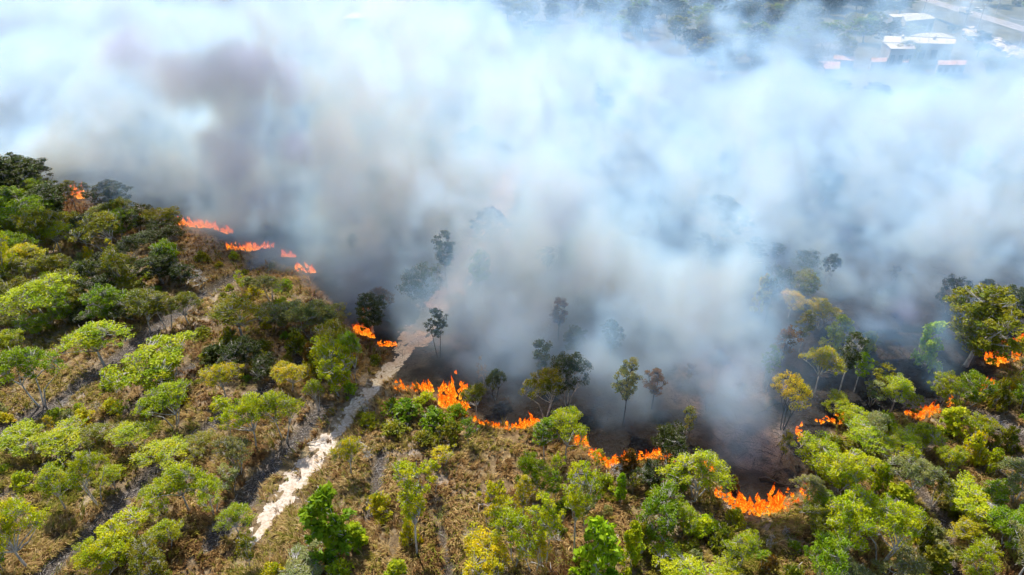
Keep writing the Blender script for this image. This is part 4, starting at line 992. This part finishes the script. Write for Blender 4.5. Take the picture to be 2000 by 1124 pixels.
NEAR = [(1150, 800, 66, 120, 40, 4, .45), (1640, 640, 80, 120, 60, 7, .45), (1010, 770, 69, 120, 50, 5, .5), (1230, 840, 63, 70, 40, 4, .45), (1720, 655, 80, 90, 45, 6, .65), (1600, 700, 74, 60, 50, 5, .55), (1490, 790, 67, 60, 70, 4, .6), (1420, 900, 61, 50, 30, 3, .5), (1640, 560, 100, 80, 40, 8, .5), (1860, 690, 80, 60, 40, 5, .45), (1310, 560, 80, 110, 110, 10, .5), (1240, 420, 90, 90, 90, 10, .35), (430, 220, 126, 170, 130, 12, -.45), (1540, 575, 78, 100, 60, 16, -.6), (1400, 430, 88, 75, 95, 22, -.62), (1190, 185, 120, 70, 80, 30, -.5), (1880, 600, 80, 110, 90, 14, -.65), (850, 610, 84, 50, 90, 12, -.5), (1500, 470, 95, 110, 50, 14, -.4), (1080, 800, 64, 200, 40, 5, -.25), (1250, 330, 110, 90, 50, 20, -.35), (1640, 780, 68, 120, 40, 5, -.5), (400, 430, 124, 120, 60, 8, .75), (560, 500, 110, 120, 50, 8, .75), (1000, 690, 77, 130, 60, 6, .6), (870, 640, 84, 80, 60, 6, .5), (1240, 800, 68, 90, 40, 5, .45), (1290, 560, 92, 150, 130, 14, .95), (1350, 640, 84, 120, 60, 8, .6), (1180, 500, 100, 130, 150, 12, .75), (1440, 705, 72, 80, 45, 5, .4), (1480, 850, 64, 60, 60, 4, .38), (1400, 780, 66, 70, 60, 5, .4),
 (1180, 740, 72, 110, 60, 6, .45), (1680, 645, 78, 110, 50, 6, .5), (1760, 705, 74, 60, 35, 4, .4), (720, 480, 118, 110, 80, 14, .7), (700, 400, 130, 90, 90, 14, .6), (840, 400, 130, 130, 120, 16, .75), (480, 440, 128, 120, 50, 12, .5),
 (120, 300, 150, 160, 70, 14, .7), (1060, 620, 85, 150, 80, 9, .6), (1850, 450, 125, 200, 110, 18, .85), (1510, 420, 135, 150, 60, 12, .55), (1750, 520, 110, 120, 60, 12, .5), (940, 500, 105, 130, 80, 10, .6), (1400, 480, 118, 90, 50, 9, .5)]
FAR = [(130, 150, 190, 280, 150, 30, 1.1), (100, 30, 230, 300, 110, 34, 1.1), (420, 60, 220, 260, 120, 34, 1.0), (800, 90, 205, 190, 130, 30, 1.2), (940, 50, 200, 70, 90, 16, .9), (760, 220, 170, 170, 120, 24, 1.0), (1180, 90, 200, 130, 60, 16, 1.05), (1300, 125, 205, 110, 40, 14, .8),
 (1480, 210, 180, 230, 70, 24, 1.0), (1150, 330, 152, 190, 110, 20, .85), (1800, 250, 180, 250, 110, 25, 1.0), (1960, 180, 190, 100, 70, 16, .6), (1650, 300, 165, 170, 90, 20, .8), (960, 230, 175, 150, 70, 20, .7), (1050, 160, 210, 120, 60, 20, .6), (930, 135, 195, 60, 45, 26, -.5), (1190, 185, 185, 55, 50, 26, -.4)]
DARK = [(340, 150, 131, 120, 100, 11, 1.3), (480, 150, 129, 140, 110, 11, 1.45), (460, 280, 126, 140, 100, 10, 1.3), (590, 180, 128, 60, 60, 7, 1.2), (600, 290, 122, 60, 60, 7, 1.2), (520, 370, 120, 100, 60, 7, .9), (250, 80, 150, 120, 90, 14, .9),
 (1075, 420, 98, 80, 150, 8, 1.0), (1110, 560, 86, 70, 80, 6, .7), (870, 350, 130, 90, 80, 9, .7), (1130, 700, 73, 150, 50, 6, .5), (1740, 600, 88, 100, 50, 6, .65), (1880, 380, 115, 120, 90, 10, .55), (1620, 440, 110, 100, 80, 9, .5)]
TOPS = [(-150, 85), (-30, 80), (0, 52), (25, 40), (60, 34), (100, 36), (150, 40)]
def near_field(ng):
    f = NF(ng); P = f.warp(13, .045, 5, .15)
    q_ = f.N.new('ShaderNodeSeparateXYZ'); f.K.new(P, q_.inputs[0]); cmb = f.N.new('ShaderNodeCombineXYZ')      # plumes rise and lean away: streaked noise
    f.K.new(q_.outputs[0], cmb.inputs[0]); f.K.new(f.m('MULTIPLY_ADD', q_.outputs[2], -.55, q_.outputs[1]), cmb.inputs[1]); f.K.new(f.m('MULTIPLY', q_.outputs[2], .62), cmb.inputs[2]); S = cmb.outputs[0]
    acc = puffs_from(f, P, NEAR, None)
    d = f.m('ADD', f.m('SUBTRACT', f.y, f.curve(f.x, FCV, X0, X1, 40, 200)), f.mr(f.x, -14, -30, 0, 6.5))
    d0 = d; d = f.m('SUBTRACT', d, f.curve(f.x, [(-150, 0), (18, 0), (28, 3), (36, 11), (48, 14), (66, 13), (86, 8), (150, 5)], X0, X1, -5, 30))   # the fire has already cleared this stretch
    cap = f.curve(f.x, TOPS, X0, X1, 0, 100); top = f.m('MINIMUM', f.m('MULTIPLY_ADD', d, 1.9, 8.0), cap); hz_ = f.mr(f.m('DIVIDE', f.z, top), 1.1, .45)
    bank = f.m('MULTIPLY', f.mr(d, -1, 8), hz_); acc = f.m('ADD', acc, f.m('MULTIPLY', bank, .58))
    n = f.m('ADD', f.m('MULTIPLY', f.noise(.06, 6, S, .58), .9), f.m('MULTIPLY', f.noise(.17, 5, P, .66), .40))
    bl = f.m('ABSOLUTE', f.m('MULTIPLY_ADD', f.noise(.075, 5, P, .6), 2.0, -1.0))          # crinkled billow edges
    n = f.m('ADD', n, f.m('MULTIPLY', bl, .55))
    q = f.mr(f.m('ADD', acc, f.m('MULTIPLY', f.m('SUBTRACT', n, .755), 3.6)), .38, 1.15)
    q = f.m('ADD', q, f.m('MULTIPLY', bank, .028)); q = f.m('ADD', q, f.m('MULTIPLY', f.m('MULTIPLY', f.mr(d0, .5, 9), f.mr(f.z, 14, 3)), f.mr(f.x, 20, 32, .14, .06)))
    q = f.m('MULTIPLY', q, f.mr(d0, -1.5, 6)); return f.m('MULTIPLY', q, f.mr(f.y, 168, 150))
def far_field(ng):
    f = NF(ng); P = f.warp(22, .022, 8, .07); acc = puffs_from(f, P, FAR, None)
    hz_ = f.mr(f.z, f.mr(f.x, -60, 110, 44, 20), 5); bank = f.m('MULTIPLY', f.m('MULTIPLY', hz_, f.mr(f.y, 130, 150)), f.mr(f.y, 280, 210)); acc = f.m('ADD', acc, f.m('MULTIPLY', bank, .64))
    n = f.m('ADD', f.m('MULTIPLY', f.noise(.028, 6, P, .6), .9), f.m('MULTIPLY', f.noise(.08, 5, P, .66), .4))
    n = f.m('ADD', n, f.m('MULTIPLY', f.m('ABSOLUTE', f.m('MULTIPLY_ADD', f.noise(.036, 5, P, .6), 2.0, -1.0)), .5))
    q = f.mr(f.m('ADD', acc, f.m('MULTIPLY', f.m('SUBTRACT', n, .72), 3.4)), .34, 1.05)
    q = f.m('ADD', q, f.m('MULTIPLY', f.m('MULTIPLY', f.mr(f.z, 22, 6), f.mr(f.y, 560, 380)), f.mr(f.x, 40, 190, .07, .025)))
    q = f.m('MULTIPLY', q, f.mr(f.z, 62, 50)); return f.m('MULTIPLY', q, f.mr(f.y, 150, 168))
def dark_field(ng):
    f = NF(ng); P = f.warp(13, .04, 6, .13); acc = puffs_from(f, P, DARK, None)
    for c, r_, w in (((-60, 138, 50), (26, 16, 16), .75), ((-52, 126, 70), (34, 16, 15), .85), ((-30, 118, 76), (24, 14, 12), .7)): acc = f.puff(P, c, r_, w, acc)   # unseen upper column above the frame, added leaning over to shade the left ground
    n = f.m('ADD', f.m('MULTIPLY', f.noise(.05, 6, P, .6), .9), f.m('MULTIPLY', f.noise(.14, 5, P, .6), .4))
    d = f.m('SUBTRACT', f.y, f.curve(f.x, FCV, X0, X1, 40, 200))
    return f.m('MULTIPLY', f.mr(f.m('ADD', acc, f.m('MULTIPLY', f.m('SUBTRACT', n, .64), 2.3)), .34, 1.0), f.mr(d, 0, 8))
smoke_volume('smoke', 'pale blue white smoke rolling off the fire front', ((-135, 50, -.5), (140, 169, 66)), 1.1, (.40, .67, 1.0), .30, .35, near_field, (.918, .926, .944))
smoke_volume('smoke', 'wide bank of white smoke drifting over the far woodland', ((-360, 137, 0), (360, 540, 62)), 2.0, (.42, .68, 1.0), .14, .35, far_field, (.82, .84, .88))
smoke_volume('smoke', 'dark purplish grey smoke columns above the fires', ((-125, 60, 0), (60, 190, 92)), 1.25, (.44, .52, .92), .24, .3, dark_field, (.81, .80, .86))  # brownish plume; its weaker lighting is put into the absorbing colour
